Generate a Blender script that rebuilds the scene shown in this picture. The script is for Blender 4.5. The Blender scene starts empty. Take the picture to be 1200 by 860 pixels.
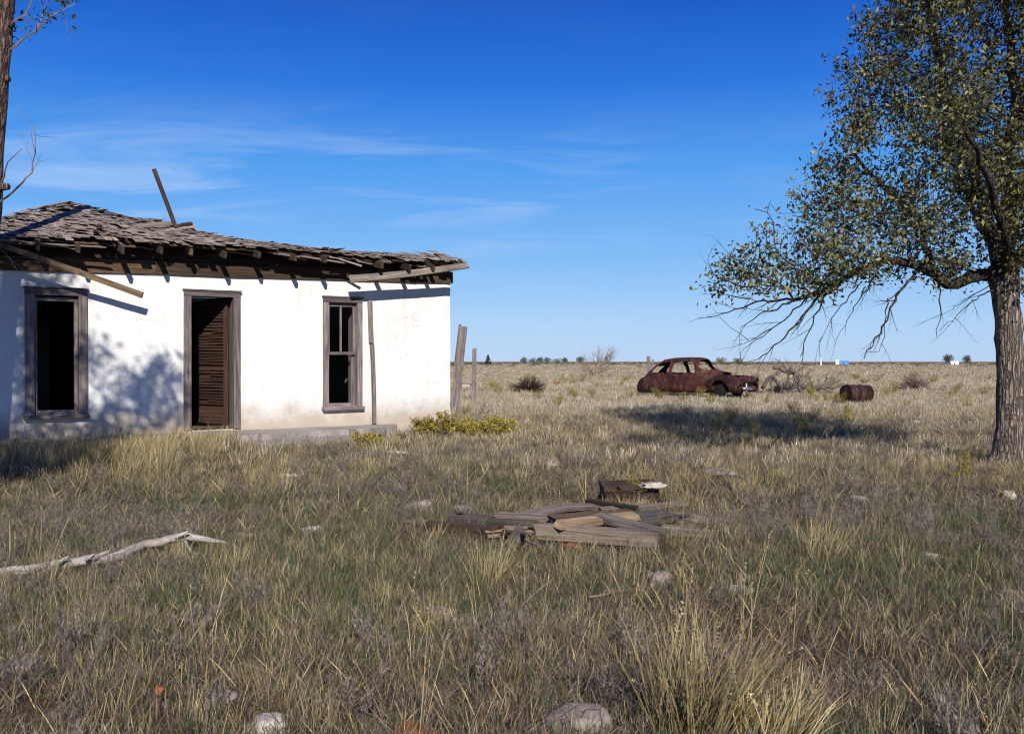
import bpy, bmesh, math, random
import numpy as np
from mathutils import Vector, Matrix, Euler, noise
from mathutils.kdtree import KDTree

random.seed(11)
NR = np.random.default_rng(5)
SC = bpy.context.scene
COL = SC.collection
R = math.radians

# ------------------------------------------------------------------ camera
EYE, F, CX, HY = 1.45, 1150.0, 600.0, 423.5
cd = bpy.data.cameras.new('camera'); cam = bpy.data.objects.new('camera', cd); COL.objects.link(cam)
cam.location = (0, 0, EYE)
cam.rotation_euler = (R(90) - math.atan((430 - HY) / F), 0, 0)
cd.sensor_width = 36; cd.lens = 36 * F / 1200
cd.clip_end = 20000; cd.clip_start = .05
SC.camera = cam

def at(px, py, Y):
    return Vector(((px - CX) / F * Y, Y, EYE + (HY - py) / F * Y))

def sm(t):
    t = max(0., min(1., t)); return t * t * (3 - 2 * t)

# ------------------------------------------------------------------ house frame
ANG = math.atan2(.561, .827)
CA, SA = math.cos(ANG), math.sin(ANG)
HC = Vector((-1.158, 18.5, 0))
def h2w(x, y, z=0):                      # house local -> world
    return Vector((HC.x + CA * x - SA * y, HC.y + SA * x + CA * y, z))
def w2h(X, Y):
    dx, dy = X - HC.x, Y - HC.y
    return (CA * dx + SA * dy, -SA * dx + CA * dy)
def wall_at(px, py, d=0.0):              # pixel of the photo -> (x, z) on the facade plane, d metres outside it
    k = (px - CX) / F
    # HC.x + CA x + SA d = k (HC.y + SA x - CA d)
    x = (k * (HC.y - CA * d) - HC.x - SA * d) / (CA - k * SA)
    Y = HC.y + SA * x - CA * d
    return x, EYE + (HY - py) / F * Y

def gz(x, y):                            # terrain height
    z = 0.0
    d = math.hypot(x, y)
    a = sm((900 - d) / 800)
    z += .045 * noise.noise((x * .35, y * .35, 3.1)) * sm((60 - d) / 30)
    z += .02 * noise.noise((x * 1.3, y * 1.3, 7.7)) * sm((40 - d) / 20)
    z += .10 * noise.noise((x * .05, y * .05, 1.7)) * sm((d - 10) / 30) * sm((400 - d) / 300)
    hx, hy = w2h(x, y)
    ex = max(-hx - 10.0, hx - .6, 0); ey = max(-1.2 - hy, hy - 7.5, 0)
    z += .14 * sm(1 - math.hypot(ex, ey) / 3.5)
    if d > 250:
        z += 1.2 * sm((d - 300) / 900) * (noise.noise((x * .002, y * .002, 9)))*.6
    return z
def gp(px, py, h=0.0):                   # pixel -> point h above the ground
    Y = 10.
    z = h
    for _ in range(6):
        Y = (EYE - z) * F / (py - HY)
        z = gz((px - CX) / F * Y, Y) + h
    return Vector(((px - CX) / F * Y, Y, z))

# ------------------------------------------------------------------ tagging
def tag(o, label=None, cat=None, group=None, kind=None):
    if label: o['label'] = label
    if cat: o['category'] = cat
    if group: o['group'] = group
    if kind: o['kind'] = kind
    return o
def empty(name, loc, label, cat, group=None, rz=0):
    o = bpy.data.objects.new(name, None); COL.objects.link(o)
    o.empty_display_size = .2
    o.location = loc; o.rotation_euler = (0, 0, rz)
    return tag(o, label, cat, group)
def link(name, me, mat, parent=None, smooth=False):
    if mat: me.materials.append(mat)
    if smooth: me.polygons.foreach_set('use_smooth', [True] * len(me.polygons))
    o = bpy.data.objects.new(name, me); COL.objects.link(o)
    if parent: o.parent = parent
    return o

class MB:
    """collects boxes, planks and tubes, each with its own uv (u runs along it, in metres) and random value"""
    def __init__(s, off=None):
        s.v = []; s.f = []; s.uv = []; s.c = []; s.off = Vector(off) if off is not None else Vector((0, 0, 0))
    def face(s, idx, uvs, c):
        s.f.append(tuple(idx)); s.uv.extend(uvs); s.c.append(c)
    def plank(s, p0, p1, w, t, up=(0, 0, 1), c=None, bow=0., side=0., segs=1, taper=1., rag=0., twist=0.):
        p0 = Vector(p0) - s.off; p1 = Vector(p1) - s.off
        d = (p1 - p0); L = d.length; d = d / L
        up = Vector(up)
        a = d.cross(up)
        if a.length < 1e-4: a = d.cross(Vector((1, 0, 0)))
        a.normalize(); n = a.cross(d).normalized()
        if c is None: c = random.random()
        u0 = random.random() * 50; v0 = random.random() * 50
        if rag: segs = max(segs, 2)
        base = len(s.v)
        for i in range(segs + 1):
            q = i / segs
            b = 4 * q * (1 - q)
            ctr = p0 + d * (L * q) + n * (bow * b) + a * (side * b)
            k = 1 + (taper - 1) * q
            an = twist * (q - .5)
            aa = a * math.cos(an) + n * math.sin(an); nn = n * math.cos(an) - a * math.sin(an)
            for (x, y) in ((-1, -1), (1, -1), (1, 1), (-1, 1)):
                e = 0
                if rag and i in (0, segs): e = (random.random() - .5) * rag
                s.v.append(ctr + aa * (x * w / 2 * k) + nn * (y * t / 2) + d * e)
        per = [0, w, w + t, 2 * w + t, 2 * w + 2 * t]
        for i in range(segs):
            for j in range(4):
                k = (j + 1) % 4
                A = base + i * 4
                ua, ub = u0 + L * i / segs, u0 + L * (i + 1) / segs
                va, vb = v0 + per[j], v0 + per[j + 1]
                s.face((A + j, A + k, A + 4 + k, A + 4 + j), ((ua, va), (ua, vb), (ub, vb), (ub, va)), c)
        A = base; B = base + segs * 4
        s.face((A + 3, A + 2, A + 1, A), ((u0, v0), (u0 + .02, v0), (u0 + .02, v0 + w), (u0, v0 + w)), c)
        s.face((B, B + 1, B + 2, B + 3), ((u0, v0), (u0 + .02, v0), (u0 + .02, v0 + w), (u0, v0 + w)), c)
    def box(s, x0, x1, y0, y1, z0, z1, c=None, axis=None):
        dx, dy, dz = x1 - x0, y1 - y0, z1 - z0
        if axis is None: axis = 'xyz'[[dx, dy, dz].index(max(dx, dy, dz))]
        cx, cy, cz = (x0 + x1) / 2, (y0 + y1) / 2, (z0 + z1) / 2
        if axis == 'x': s.plank((x0, cy, cz), (x1, cy, cz), dy, dz, (0, 0, 1), c)
        elif axis == 'y': s.plank((cx, y0, cz), (cx, y1, cz), dx, dz, (0, 0, 1), c)
        else: s.plank((cx, cy, z0), (cx, cy, z1), dx, dy, (0, 1, 0), c)
    def tube(s, pts, rad, n=6, c=None, cap=True, bump=0.):
        pts = [Vector(p) - s.off for p in pts]
        if c is None: c = random.random()
        m = len(pts)
        t0 = (pts[1] - pts[0]).normalized()
        a = t0.cross(Vector((.31, .2, .93)))
        if a.length < .05: a = t0.cross(Vector((1, 0, 0)))
        a.normalize()
        base = len(s.v); u = random.random() * 30; us = []
        for i, p in enumerate(pts):
            t = (pts[min(i + 1, m - 1)] - pts[max(i - 1, 0)])
            if t.length < 1e-9: t = t0
            t = t.normalized()
            a = (a - t * a.dot(t))
            if a.length < 1e-5: a = t.orthogonal()
            a.normalize(); b = t.cross(a)
            if i: u += (pts[i] - pts[i - 1]).length
            us.append(u)
            for j in range(n):
                an = 2 * math.pi * j / n
                q = rad[i]
                if bump:
                    q *= 1 + bump * noise.noise((j * 1.7 + base, us[-1] * 4, 1.3)) + bump * .7 * noise.noise((p.x * 9 + math.cos(an), p.y * 9 + math.sin(an), p.z * 5))
                s.v.append(p + a * (math.cos(an) * q) + b * (math.sin(an) * q))
        for i in range(m - 1):
            for j in range(n):
                k = (j + 1) % n
                A = base + i * n; r = max(rad[i], .01) * 6.283
                s.face((A + j, A + k, A + n + k, A + n + j),
                       ((us[i], r * j / n), (us[i], r * (j + 1) / n), (us[i + 1], r * (j + 1) / n), (us[i + 1], r * j / n)), c)
        if cap:
            s.face([base + j for j in range(n)][::-1], [(u, j * .01) for j in range(n)], c)
            B = base + (m - 1) * n
            s.face([B + j for j in range(n)], [(u, j * .01) for j in range(n)], c)
    def mesh(s, name):
        me = bpy.data.meshes.new(name)
        me.from_pydata([tuple(v) for v in s.v], [], s.f)
        uvl = me.uv_layers.new(name='UVMap')
        uvl.data.foreach_set('uv', [x for uv in s.uv for x in uv])
        at_ = me.attributes.new('rnd', 'FLOAT', 'FACE')
        at_.data.foreach_set('value', s.c)
        me.update()
        return me
    def build(s, name, mat, parent=None, smooth=False, loc=None):
        o = link(name, s.mesh(name), mat, parent, smooth)
        if loc is not None: o.location = loc
        return o

# ------------------------------------------------------------------ materials
class NT:
    def __init__(s, name):
        s.m = bpy.data.materials.new(name); s.m.use_nodes = True
        s.t = s.m.node_tree; s.n = s.t.nodes; s.l = s.t.links
        s.b = s.n['Principled BSDF']; s.out = s.n['Material Output']
        s.b.inputs['Roughness'].default_value = .85
        s.b.inputs['Specular IOR Level'].default_value = .25
    def N(s, ty, **kw):
        n = s.n.new(ty)
        for k, v in kw.items():
            if k.startswith('_'): n.inputs[k[1:].replace('_', ' ')].default_value = v
            else: setattr(n, k, v)
        return n
    def L(s, a, b): s.l.new(a, b)
    def noise(s, vec, scale, detail=4, rough=.55, dist=0.):
        n = s.N('ShaderNodeTexNoise'); n.inputs['Scale'].default_value = scale
        n.inputs['Detail'].default_value = detail; n.inputs['Roughness'].default_value = rough
        n.inputs['Distortion'].default_value = dist
        if vec is not None: s.L(vec, n.inputs['Vector'])
        return n.outputs['Fac']
    def ramp(s, fac, stops):
        n = s.N('ShaderNodeValToRGB'); e = n.color_ramp.elements
        while len(e) < len(stops): e.new(.5)
        for i, (p, c) in enumerate(stops):
            e[i].position = p
            e[i].color = (c, c, c, 1) if isinstance(c, (int, float)) else (*c, 1)
        s.L(fac, n.inputs['Fac']); return n.outputs['Color']
    def mix(s, fac, a, b, mode='MIX'):
        n = s.N('ShaderNodeMix'); n.data_type = 'RGBA'; n.blend_type = mode
        for sock, val in ((n.inputs[0], fac), (n.inputs[6], a), (n.inputs[7], b)):
            if hasattr(val, 'node'): s.L(val, sock)
            elif isinstance(val, (int, float)): sock.default_value = val if sock.type == 'VALUE' else (val, val, val, 1)
            else: sock.default_value = (*val, 1)
        return n.outputs[2]
    def math(s, op, a, b=0.):
        n = s.N('ShaderNodeMath'); n.operation = op
        for sock, val in ((n.inputs[0], a), (n.inputs[1], b)):
            if hasattr(val, 'node'): s.L(val, sock)
            else: sock.default_value = val
        return n.outputs[0]
    def mapping(s, vec, scale=(1, 1, 1), loc=(0, 0, 0)):
        n = s.N('ShaderNodeMapping'); n.inputs['Scale'].default_value = scale; n.inputs['Location'].default_value = loc
        s.L(vec, n.inputs['Vector']); return n.outputs['Vector']
    def bump(s, h, strength=.5, dist=.01):
        n = s.N('ShaderNodeBump'); n.inputs['Strength'].default_value = strength; n.inputs['Distance'].default_value = dist
        s.L(h, n.inputs['Height']); s.L(n.outputs['Normal'], s.b.inputs['Normal'])
    def col(s, c): s.L(c, s.b.inputs['Base Color'])
    def attr(s, name):
        n = s.N('ShaderNodeAttribute'); n.attribute_name = name; return n
    def coord(s, w='Object'): return s.N('ShaderNodeTexCoord').outputs[w]
    def pos(s): return s.N('ShaderNodeNewGeometry').outputs['Position']

def wood(name, dark, mid, light, grain=28., crack=.5):
    k = NT(name); uv = k.coord('UV')
    g = k.noise(k.mapping(uv, (1.3, grain, 1)), 1.0, 6, .65, .3)
    g2 = k.noise(k.mapping(uv, (2.5, grain * 2.4, 1)), 1.0, 3, .6)
    c = k.ramp(g, [(.25, dark), (.5, mid), (.75, light)])
    rnd = k.attr('rnd').outputs['Fac']
    c = k.mix(1., c, k.ramp(rnd, [(0, .5), (1, 1.25)]), 'MULTIPLY')
    cr = k.ramp(g2, [(.36, 0.12), (.46, 1.)])
    c = k.mix(crack, c, k.mix(1., c, cr, 'MULTIPLY'))
    st = k.noise(k.coord('Object'), 3.2, 5, .6)
    c = k.mix(k.ramp(st, [(.45, 0.), (.75, .55)]), c, tuple(x * .45 for x in mid))
    k.col(c); k.b.inputs['Roughness'].default_value = .9
    k.bump(k.math('ADD', g, k.math('MULTIPLY', cr, .6)), .7, .008)
    return k.m

M = {}
M['wood_grey'] = wood('weathered_grey_wood', (.055, .045, .038), (.155, .128, .105), (.30, .26, .22))
M['wood_pile'] = wood('bleached_brown_wood', (.085, .062, .045), (.20, .155, .118), (.36, .295, .235), 22)
M['wood_frame'] = wood('mauve_grey_frame_wood', (.08, .06, .058), (.20, .162, .155), (.36, .305, .295), 20)
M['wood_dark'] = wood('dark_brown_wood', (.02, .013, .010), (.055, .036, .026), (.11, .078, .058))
M['wood_red'] = wood('red_brown_door_wood', (.022, .011, .008), (.06, .03, .02), (.115, .062, .042))
M['wood_tan'] = wood('tan_wood', (.10, .065, .035), (.24, .165, .10), (.38, .28, .18))
M['shingle'] = wood('weathered_shingle', (.17, .128, .104), (.31, .248, .202), (.44, .37, .315), 14, .35)
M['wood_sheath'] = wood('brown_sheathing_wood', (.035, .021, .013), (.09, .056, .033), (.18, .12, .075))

k = NT('plaster'); p = k.coord('Object')
n1 = k.noise(p, 1.1, 6, .6); n2 = k.noise(p, 9., 6, .65); n3 = k.noise(k.mapping(p, (3.5, 3.5, .35)), 1.6, 5, .6)
c = k.ramp(n1, [(.3, (.62, .61, .59)), (.65, (.70, .695, .675))])
c = k.mix(k.ramp(n3, [(.56, 0.), (.76, .55)]), c, (.56, .46, .33))
c = k.mix(k.ramp(n2, [(.60, 0.), (.70, .6)]), c, (.45, .42, .38))
vv = k.N('ShaderNodeTexVoronoi'); vv.feature = 'DISTANCE_TO_EDGE'; vv.inputs['Scale'].default_value = 1.3
k.L(k.mix(.25, p, k.noise(p, 2.2, 4), 'ADD'), vv.inputs['Vector'])
crk = k.ramp(vv.outputs['Distance'], [(0., 1.), (.006, 0.)])
c = k.mix(k.math('MULTIPLY', crk, k.ramp(k.noise(p, .8, 2), [(.5, 0.), (.6, .45)])), c, (.32, .27, .22))
# splash band of soil staining along the foot of the wall, with a ragged top edge
sx = k.N('ShaderNodeSeparateXYZ'); k.L(p, sx.inputs[0])
hgt = k.math('ADD', sx.outputs['Z'], k.math('MULTIPLY', k.noise(p, 2.7, 6, .7), -.75))
c = k.mix(k.ramp(hgt, [(.06, .85), (.46, 0.)]), c, (.36, .285, .215))
k.col(c); k.b.inputs['Roughness'].default_value = .95
k.bump(k.math('ADD', n2, k.math('MULTIPLY', crk, -.6)), .35, .012); M['plaster'] = k.m

k = NT('old_concrete'); p = k.coord('Object'); n1 = k.noise(p, 2., 7, .65); n2 = k.noise(p, 22., 4)
c = k.ramp(n1, [(.3, (.12, .092, .072)), (.5, (.24, .195, .158)), (.7, (.34, .29, .24))])
c = k.mix(.3, c, k.ramp(n2, [(.3, .15), (.7, .5)])); k.col(c); k.bump(k.math('ADD', n1, n2), .5, .02); M['concrete'] = k.m

def rust(name, a, b, cc):
    k = NT(name); p = k.coord('Object'); n1 = k.noise(p, 3.2, 7, .65); n2 = k.noise(k.mapping(p, (9, 9, 2.5)), 1.5, 5, .6)
    c = k.ramp(n1, [(.3, a), (.52, b), (.72, cc)])
    c = k.mix(k.ramp(n2, [(.55, 0.), (.75, .6)]), c, (.26, .17, .13))
    k.col(c); k.b.inputs['Roughness'].default_value = .7; k.b.inputs['Metallic'].default_value = .15
    k.bump(n1, .3, .01); return k.m
M['rust'] = rust('rusted_car_paint', (.022, .008, .007), (.062, .018, .014), (.135, .046, .03))
M['rust_dark'] = rust('dark_rust', (.012, .006, .005), (.034, .012, .010), (.075, .028, .02))
M['rust_barrel'] = rust('barrel_rust', (.016, .007, .006), (.036, .015, .012), (.08, .034, .025))
M['rust_orange'] = rust('orange_rust', (.12, .035, .015), (.26, .085, .035), (.36, .14, .06))
k = NT('dull_chrome'); k.b.inputs['Metallic'].default_value = .9; k.b.inputs['Roughness'].default_value = .35
p = k.coord('Object'); k.col(k.ramp(k.noise(p, 8, 5), [(.35, (.2, .13, .1)), (.55, (.65, .65, .66))])); M['chrome'] = k.m
k = NT('black_void'); k.b.inputs['Base Color'].default_value = (.01, .008, .007, 1); M['black'] = k.m

def bark(name, a, b, cc, su=5., sv=26.):
    k = NT(name); uv = k.coord('UV'); p = k.coord('Object')
    n1 = k.noise(k.mapping(p, (1, 1, .22)), 22., 6, .6, .4); n2 = k.noise(p, 3., 4)
    vo = k.N('ShaderNodeTexVoronoi'); vo.feature = 'DISTANCE_TO_EDGE'; vo.inputs['Scale'].default_value = 1
    k.L(k.mapping(k.mix(.13, p, k.noise(p, 5, 5, .6), 'ADD'), (sv, sv, su)), vo.inputs['Vector'])
    fur = k.ramp(vo.outputs['Distance'], [(.02, .25), (.22, 1.)])
    c = k.ramp(n1, [(.3, a), (.5, b), (.72, cc)])
    c = k.mix(1., c, fur, 'MULTIPLY')
    c = k.mix(k.ramp(n2, [(.5, 0.), (.75, .4)]), c, a)
    k.col(c); k.b.inputs['Roughness'].default_value = .95
    k.bump(k.math('ADD', fur, n1), 1., .03); return k.m
M['bark'] = bark('furrowed_bark', (.11, .085, .065), (.25, .20, .16), (.40, .34, .275), 2.2, 24)
M['bark_dark'] = bark('branch_bark', (.035, .027, .022), (.09, .07, .056), (.17, .135, .11), 6, 30)
M['bark_left'] = bark('brown_purple_bark', (.06, .038, .034), (.14, .092, .075), (.25, .175, .14), 3, 22)
k = NT('twig'); k.col(k.ramp(k.noise(k.coord('Object'), 6, 3), [(.3, (.10, .07, .055)), (.7, (.26, .19, .15))])); M['twig'] = k.m
k = NT('pale_dead_twig'); k.col(k.ramp(k.noise(k.coord('Object'), 5, 3), [(.3, (.13, .095, .07)), (.7, (.33, .27, .21))])); M['deadtwig'] = k.m
k = NT('bleached_branch'); p = k.coord('Object'); uv = k.coord('UV')
n1 = k.noise(k.mapping(uv, (2, 45, 1)), 1., 5, .6, .4); n2 = k.noise(p, 9, 5)
c = k.ramp(n1, [(.3, (.14, .118, .10)), (.5, (.33, .30, .27)), (.7, (.50, .47, .44))])
c = k.mix(k.ramp(n2, [(.52, 0.), (.7, .75)]), c, (.22, .16, .12)); k.col(c); k.bump(n1, .6, .006); M['bleach'] = k.m

k = NT('pale_rock'); p = k.coord('Object'); n1 = k.noise(p, 7., 7, .65)
vo = k.N('ShaderNodeTexVoronoi'); vo.feature = 'DISTANCE_TO_EDGE'; vo.inputs['Scale'].default_value = 11
k.L(k.mix(.15, p, k.noise(p, 6, 3), 'ADD'), vo.inputs['Vector'])
cr = k.ramp(vo.outputs['Distance'], [(.01, .45), (.05, 1.)])
rc = k.attr('rnd').outputs['Fac']
c = k.ramp(n1, [(.3, (.10, .075, .06)), (.5, (.21, .168, .138)), (.72, (.36, .305, .26))])
oi = k.N('ShaderNodeObjectInfo')
c = k.mix(1., c, k.ramp(oi.outputs['Random'], [(0, .75), (1, 1.15)]), 'MULTIPLY')
c = k.mix(.6, c, k.mix(1., c, cr, 'MULTIPLY')); k.col(c); k.bump(k.math('ADD', n1, cr), .6, .02); M['rock'] = k.m
k = NT('white_rock'); p = k.coord('Object'); n1 = k.noise(p, 9., 6)
k.col(k.ramp(n1, [(.3, (.20, .17, .14)), (.55, (.40, .36, .31)), (.72, (.58, .54, .48))])); k.bump(n1, .5, .015); M['rock_white'] = k.m

def leafmat(name, trans=.3, spec=.2):
    k = NT(name); a = k.attr('col').outputs['Color']
    oi = k.N('ShaderNodeObjectInfo')
    c = k.mix(1., a, k.ramp(oi.outputs['Random'], [(0, .72), (1, 1.25)]), 'MULTIPLY')
    k.col(c); k.b.inputs['Roughness'].default_value = .65; k.b.inputs['Specular IOR Level'].default_value = spec
    tr = k.N('ShaderNodeBsdfTranslucent'); k.L(c, tr.inputs['Color'])
    mx = k.N('ShaderNodeMixShader'); mx.inputs[0].default_value = trans
    k.L(k.b.outputs[0], mx.inputs[1]); k.L(tr.outputs[0], mx.inputs[2]); k.L(mx.outputs[0], k.out.inputs['Surface'])
    return k.m
M['leaf'] = leafmat('tree_leaf', .25, .3)
M['grass'] = leafmat('grass_blade', .25, .12)

# ground
k = NT('prairie_soil'); p = k.pos()
n1 = k.noise(p, 2.2, 8, .65); n2 = k.noise(p, 26., 6, .7); n3 = k.noise(k.mapping(p, (.06, .22, 1)), 1., 6, .6)
n4 = k.noise(k.mapping(p, (.004, .03, 1)), 1., 5, .6); n5 = k.noise(p, .35, 5, .6)
near = k.ramp(n1, [(.3, (.035, .024, .018)), (.5, (.075, .052, .039)), (.72, (.14, .10, .075))])
near = k.mix(.5, near, k.ramp(n2, [(.3, (.03, .022, .016)), (.6, (.12, .09, .064)), (.75, (.24, .19, .135))]))
far = k.ramp(n3, [(.28, (.28, .215, .14)), (.45, (.44, .36, .25)), (.60, (.55, .465, .335)), (.75, (.31, .25, .165))])
far = k.mix(.4, far, k.ramp(n5, [(.35, (.26, .22, .14)), (.65, (.48, .41, .285))]))
far = k.mix(k.ramp(n4, [(.48, 0.), (.62, .55)]), far, (.21, .16, .105))
ln = k.N('ShaderNodeVectorMath'); ln.operation = 'LENGTH'; k.L(p, ln.inputs[0])
dist = ln.outputs['Value']
c = k.mix(k.math('MULTIPLY', k.math('SUBTRACT', dist, 14.), .03), near, far)   # bare soil by the farm yard, straw prairie beyond
k.n[-1].clamp_factor = True
c2 = k.mix(k.ramp(k.math('MULTIPLY', k.math('ADD', dist, k.math('MULTIPLY', n4, 500.)), .0005), [(.28, 0.), (.45, .7)]), c, (.20, .155, .11))
k.col(c2); k.b.inputs['Roughness'].default_value = 1.
k.b.inputs['Specular IOR Level'].default_value = 0.
k.bump(k.math('ADD', n1, k.math('MULTIPLY', n2, .5)), .8, .04); M['ground'] = k.m

# ------------------------------------------------------------------ sky and sun
TOSUN = Vector((.19, -1, .63)).normalized()
EL = math.asin(TOSUN.z); AZ = math.atan2(TOSUN.x, TOSUN.y)
W = bpy.data.worlds.new('World'); SC.world = W; W.use_nodes = True
t = W.node_tree; t.nodes.clear()
def wn(ty, **kw):
    n = t.nodes.new(ty)
    for a, b in kw.items(): setattr(n, a, b)
    return n
sky = wn('ShaderNodeTexSky', sky_type='NISHITA', sun_disc=False, sun_elevation=EL, sun_rotation=AZ,
         altitude=1500, air_density=1.0, dust_density=.25, ozone_density=3.5)
hsv = wn('ShaderNodeHueSaturation'); hsv.inputs['Saturation'].default_value = 1.3; hsv.inputs['Value'].default_value = 1.0
t.links.new(sky.outputs[0], hsv.inputs['Color'])
tc = wn('ShaderNodeTexCoord')
sep = wn('ShaderNodeSeparateXYZ'); t.links.new(tc.outputs['Generated'], sep.inputs[0])
# thin cirrus: flat layer seen in perspective (direction divided by its height)
def wm(op, a, b):
    n = wn('ShaderNodeMath', operation=op)
    for i, v in enumerate((a, b)):
        if hasattr(v, 'node'): t.links.new(v, n.inputs[i])
        else: n.inputs[i].default_value = v
    return n.outputs[0]
zz = wm('ADD', wm('MAXIMUM', sep.outputs['Z'], 0.0), .06)
cmb = wn('ShaderNodeCombineXYZ')
t.links.new(wm('DIVIDE', sep.outputs['X'], zz), cmb.inputs[0]); t.links.new(wm('DIVIDE', sep.outputs['Y'], zz), cmb.inputs[1])
mp = wn('ShaderNodeMapping'); mp.inputs['Scale'].default_value = (.8, 1.5, 1); mp.inputs['Location'].default_value = (5.1, 2.3, 0)
mp.inputs['Rotation'].default_value = (0, 0, .12)
t.links.new(cmb.outputs[0], mp.inputs[0])
nz = wn('ShaderNodeTexNoise'); nz.inputs['Scale'].default_value = 1.0; nz.inputs['Detail'].default_value = 8; nz.inputs['Roughness'].default_value = .62
nz.inputs['Distortion'].default_value = .7
t.links.new(mp.outputs[0], nz.inputs['Vector'])
cr_ = wn('ShaderNodeValToRGB'); cr_.color_ramp.elements[0].position = .47; cr_.color_ramp.elements[1].position = .76
cr_.color_ramp.elements[1].color = (.5, .5, .5, 1)
t.links.new(nz.outputs['Fac'], cr_.inputs[0])
band = wn('ShaderNodeValToRGB'); e = band.color_ramp.elements
e[0].position = 0.02; e[0].color = (.25, .25, .25, 1); e[1].position = .26; e[1].color = (.04, .04, .04, 1)
x = e.new(.09); x.color = (.2, .2, .2, 1); x = e.new(.165); x.color = (.95, .95, .95, 1); x = e.new(.20); x.color = (.75, .75, .75, 1)
t.links.new(sep.outputs['Z'], band.inputs[0])
xm = wn('ShaderNodeMapRange'); xm.inputs['From Min'].default_value = -.02; xm.inputs['From Max'].default_value = .16
xm.inputs['To Min'].default_value = 1.; xm.inputs['To Max'].default_value = .3; t.links.new(sep.outputs['X'], xm.inputs['Value'])
cf = wm('MULTIPLY', wm('MULTIPLY', cr_.outputs[0], band.outputs[0]), xm.outputs[0])
air = wn('ShaderNodeValToRGB'); e = air.color_ramp.elements        # clear autumn air: pale at the horizon, deep blue overhead
e[0].position = 0.; e[0].color = (.40, .57, .86, 1); e[1].position = 1.; e[1].color = (.003, .03, .26, 1)
for pz, pc in ((.04, (.37, .57, .87)), (.10, (.22, .47, .86)), (.19, (.085, .33, .83)), (.27, (.022, .165, .70)), (.35, (.006, .085, .52))):
    x = e.new(pz); x.color = (*pc, 1)
t.links.new(sep.outputs['Z'], air.inputs[0])
asc = wn('ShaderNodeMix', data_type='RGBA', blend_type='MULTIPLY'); asc.inputs[0].default_value = 1.
t.links.new(air.outputs[0], asc.inputs[6]); asc.inputs[7].default_value = (9.2, 9.2, 9.2, 1)
amx = wn('ShaderNodeMix', data_type='RGBA'); amx.inputs[0].default_value = .88
t.links.new(hsv.outputs[0], amx.inputs[6]); t.links.new(asc.outputs[2], amx.inputs[7])
mxc = wn('ShaderNodeMix', data_type='RGBA'); t.links.new(cf, mxc.inputs[0]); t.links.new(amx.outputs[2], mxc.inputs[6])
mxc.inputs[7].default_value = (6.2, 7.2, 8.6, 1)
bg = wn('ShaderNodeBackground'); bg.inputs['Strength'].default_value = .085
t.links.new(mxc.outputs[2], bg.inputs['Color'])
wo = wn('ShaderNodeOutputWorld'); t.links.new(bg.outputs[0], wo.inputs[0])
sd = bpy.data.lights.new('sun', 'SUN'); sd.energy = 4.6; sd.angle = R(.5); sd.color = (1, .945, .86)
so = bpy.data.objects.new('sun', sd); COL.objects.link(so)
so.rotation_euler = TOSUN.to_track_quat('Z', 'Y').to_euler(); so.location = (5, -20, 20)
SC.view_settings.view_transform = 'Standard'; SC.view_settings.look = 'None'
SC.view_settings.exposure = .43; SC.view_settings.gamma = 1; SC.view_settings.use_curve_mapping = False
SC.cycles.filter_width = 1.15; SC.cycles.max_bounces = 6; SC.cycles.diffuse_bounces = 3; SC.cycles.transparent_max_bounces = 6

# ------------------------------------------------------------------ ground sheet
def make_ground():
    rings = [0, .5]
    r = .5
    while r < 60: r += max(.22, r * .02); rings.append(r)
    while r < 12000: r *= 1.12; rings.append(r)
    # denser angles ahead
    angs = []
    a = -180
    while a < 180:
        angs.append(a); a += .55 if abs(a) < 40 else 4
    vs, fs = [(0, 0, gz(0, 0))], []
    for r in rings[1:]:
        for a in angs:
            x, y = r * math.sin(R(a)), r * math.cos(R(a)); vs.append((x, y, gz(x, y)))
    n = len(angs)
    for j in range(n): fs.append((0, 1 + (j + 1) % n, 1 + j))
    for i in range(len(rings) - 2):
        A = 1 + i * n; B = A + n
        for j in range(n):
            q = (j + 1) % n; fs.append((A + j, A + q, B + q, B + j))
    me = bpy.data.meshes.new('ground'); me.from_pydata(vs, [], fs); me.update()
    o = link('ground', me, M['ground'], None, True); tag(o, kind='structure')
make_ground()

# ------------------------------------------------------------------ house
house = empty('adobe_farmhouse', (HC.x, HC.y, 0), 'abandoned white plastered farmhouse with dark empty openings and a collapsing shingle roof', 'house', rz=ANG)
WL, WD, WT = 9.05, 6.9, .36          # length, depth, wall thickness
SILL = .37
def ztop(x): return 2.92 + .018 * x
x0, z0 = wall_at(30, 487); x1, z1 = wall_at(101, 340); OPL = (x0, x1, z0, z1)
x0, z0 = wall_at(216, 500); x1, z1 = wall_at(280, 343); OPD = (x0, x1, SILL - .02, z1)
x0, z0 = wall_at(379, 477); x1, z1 = wall_at(423, 350); OPR = (x0, x1, z0, z1)
OPEN = [OPL, OPD, OPR]

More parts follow.
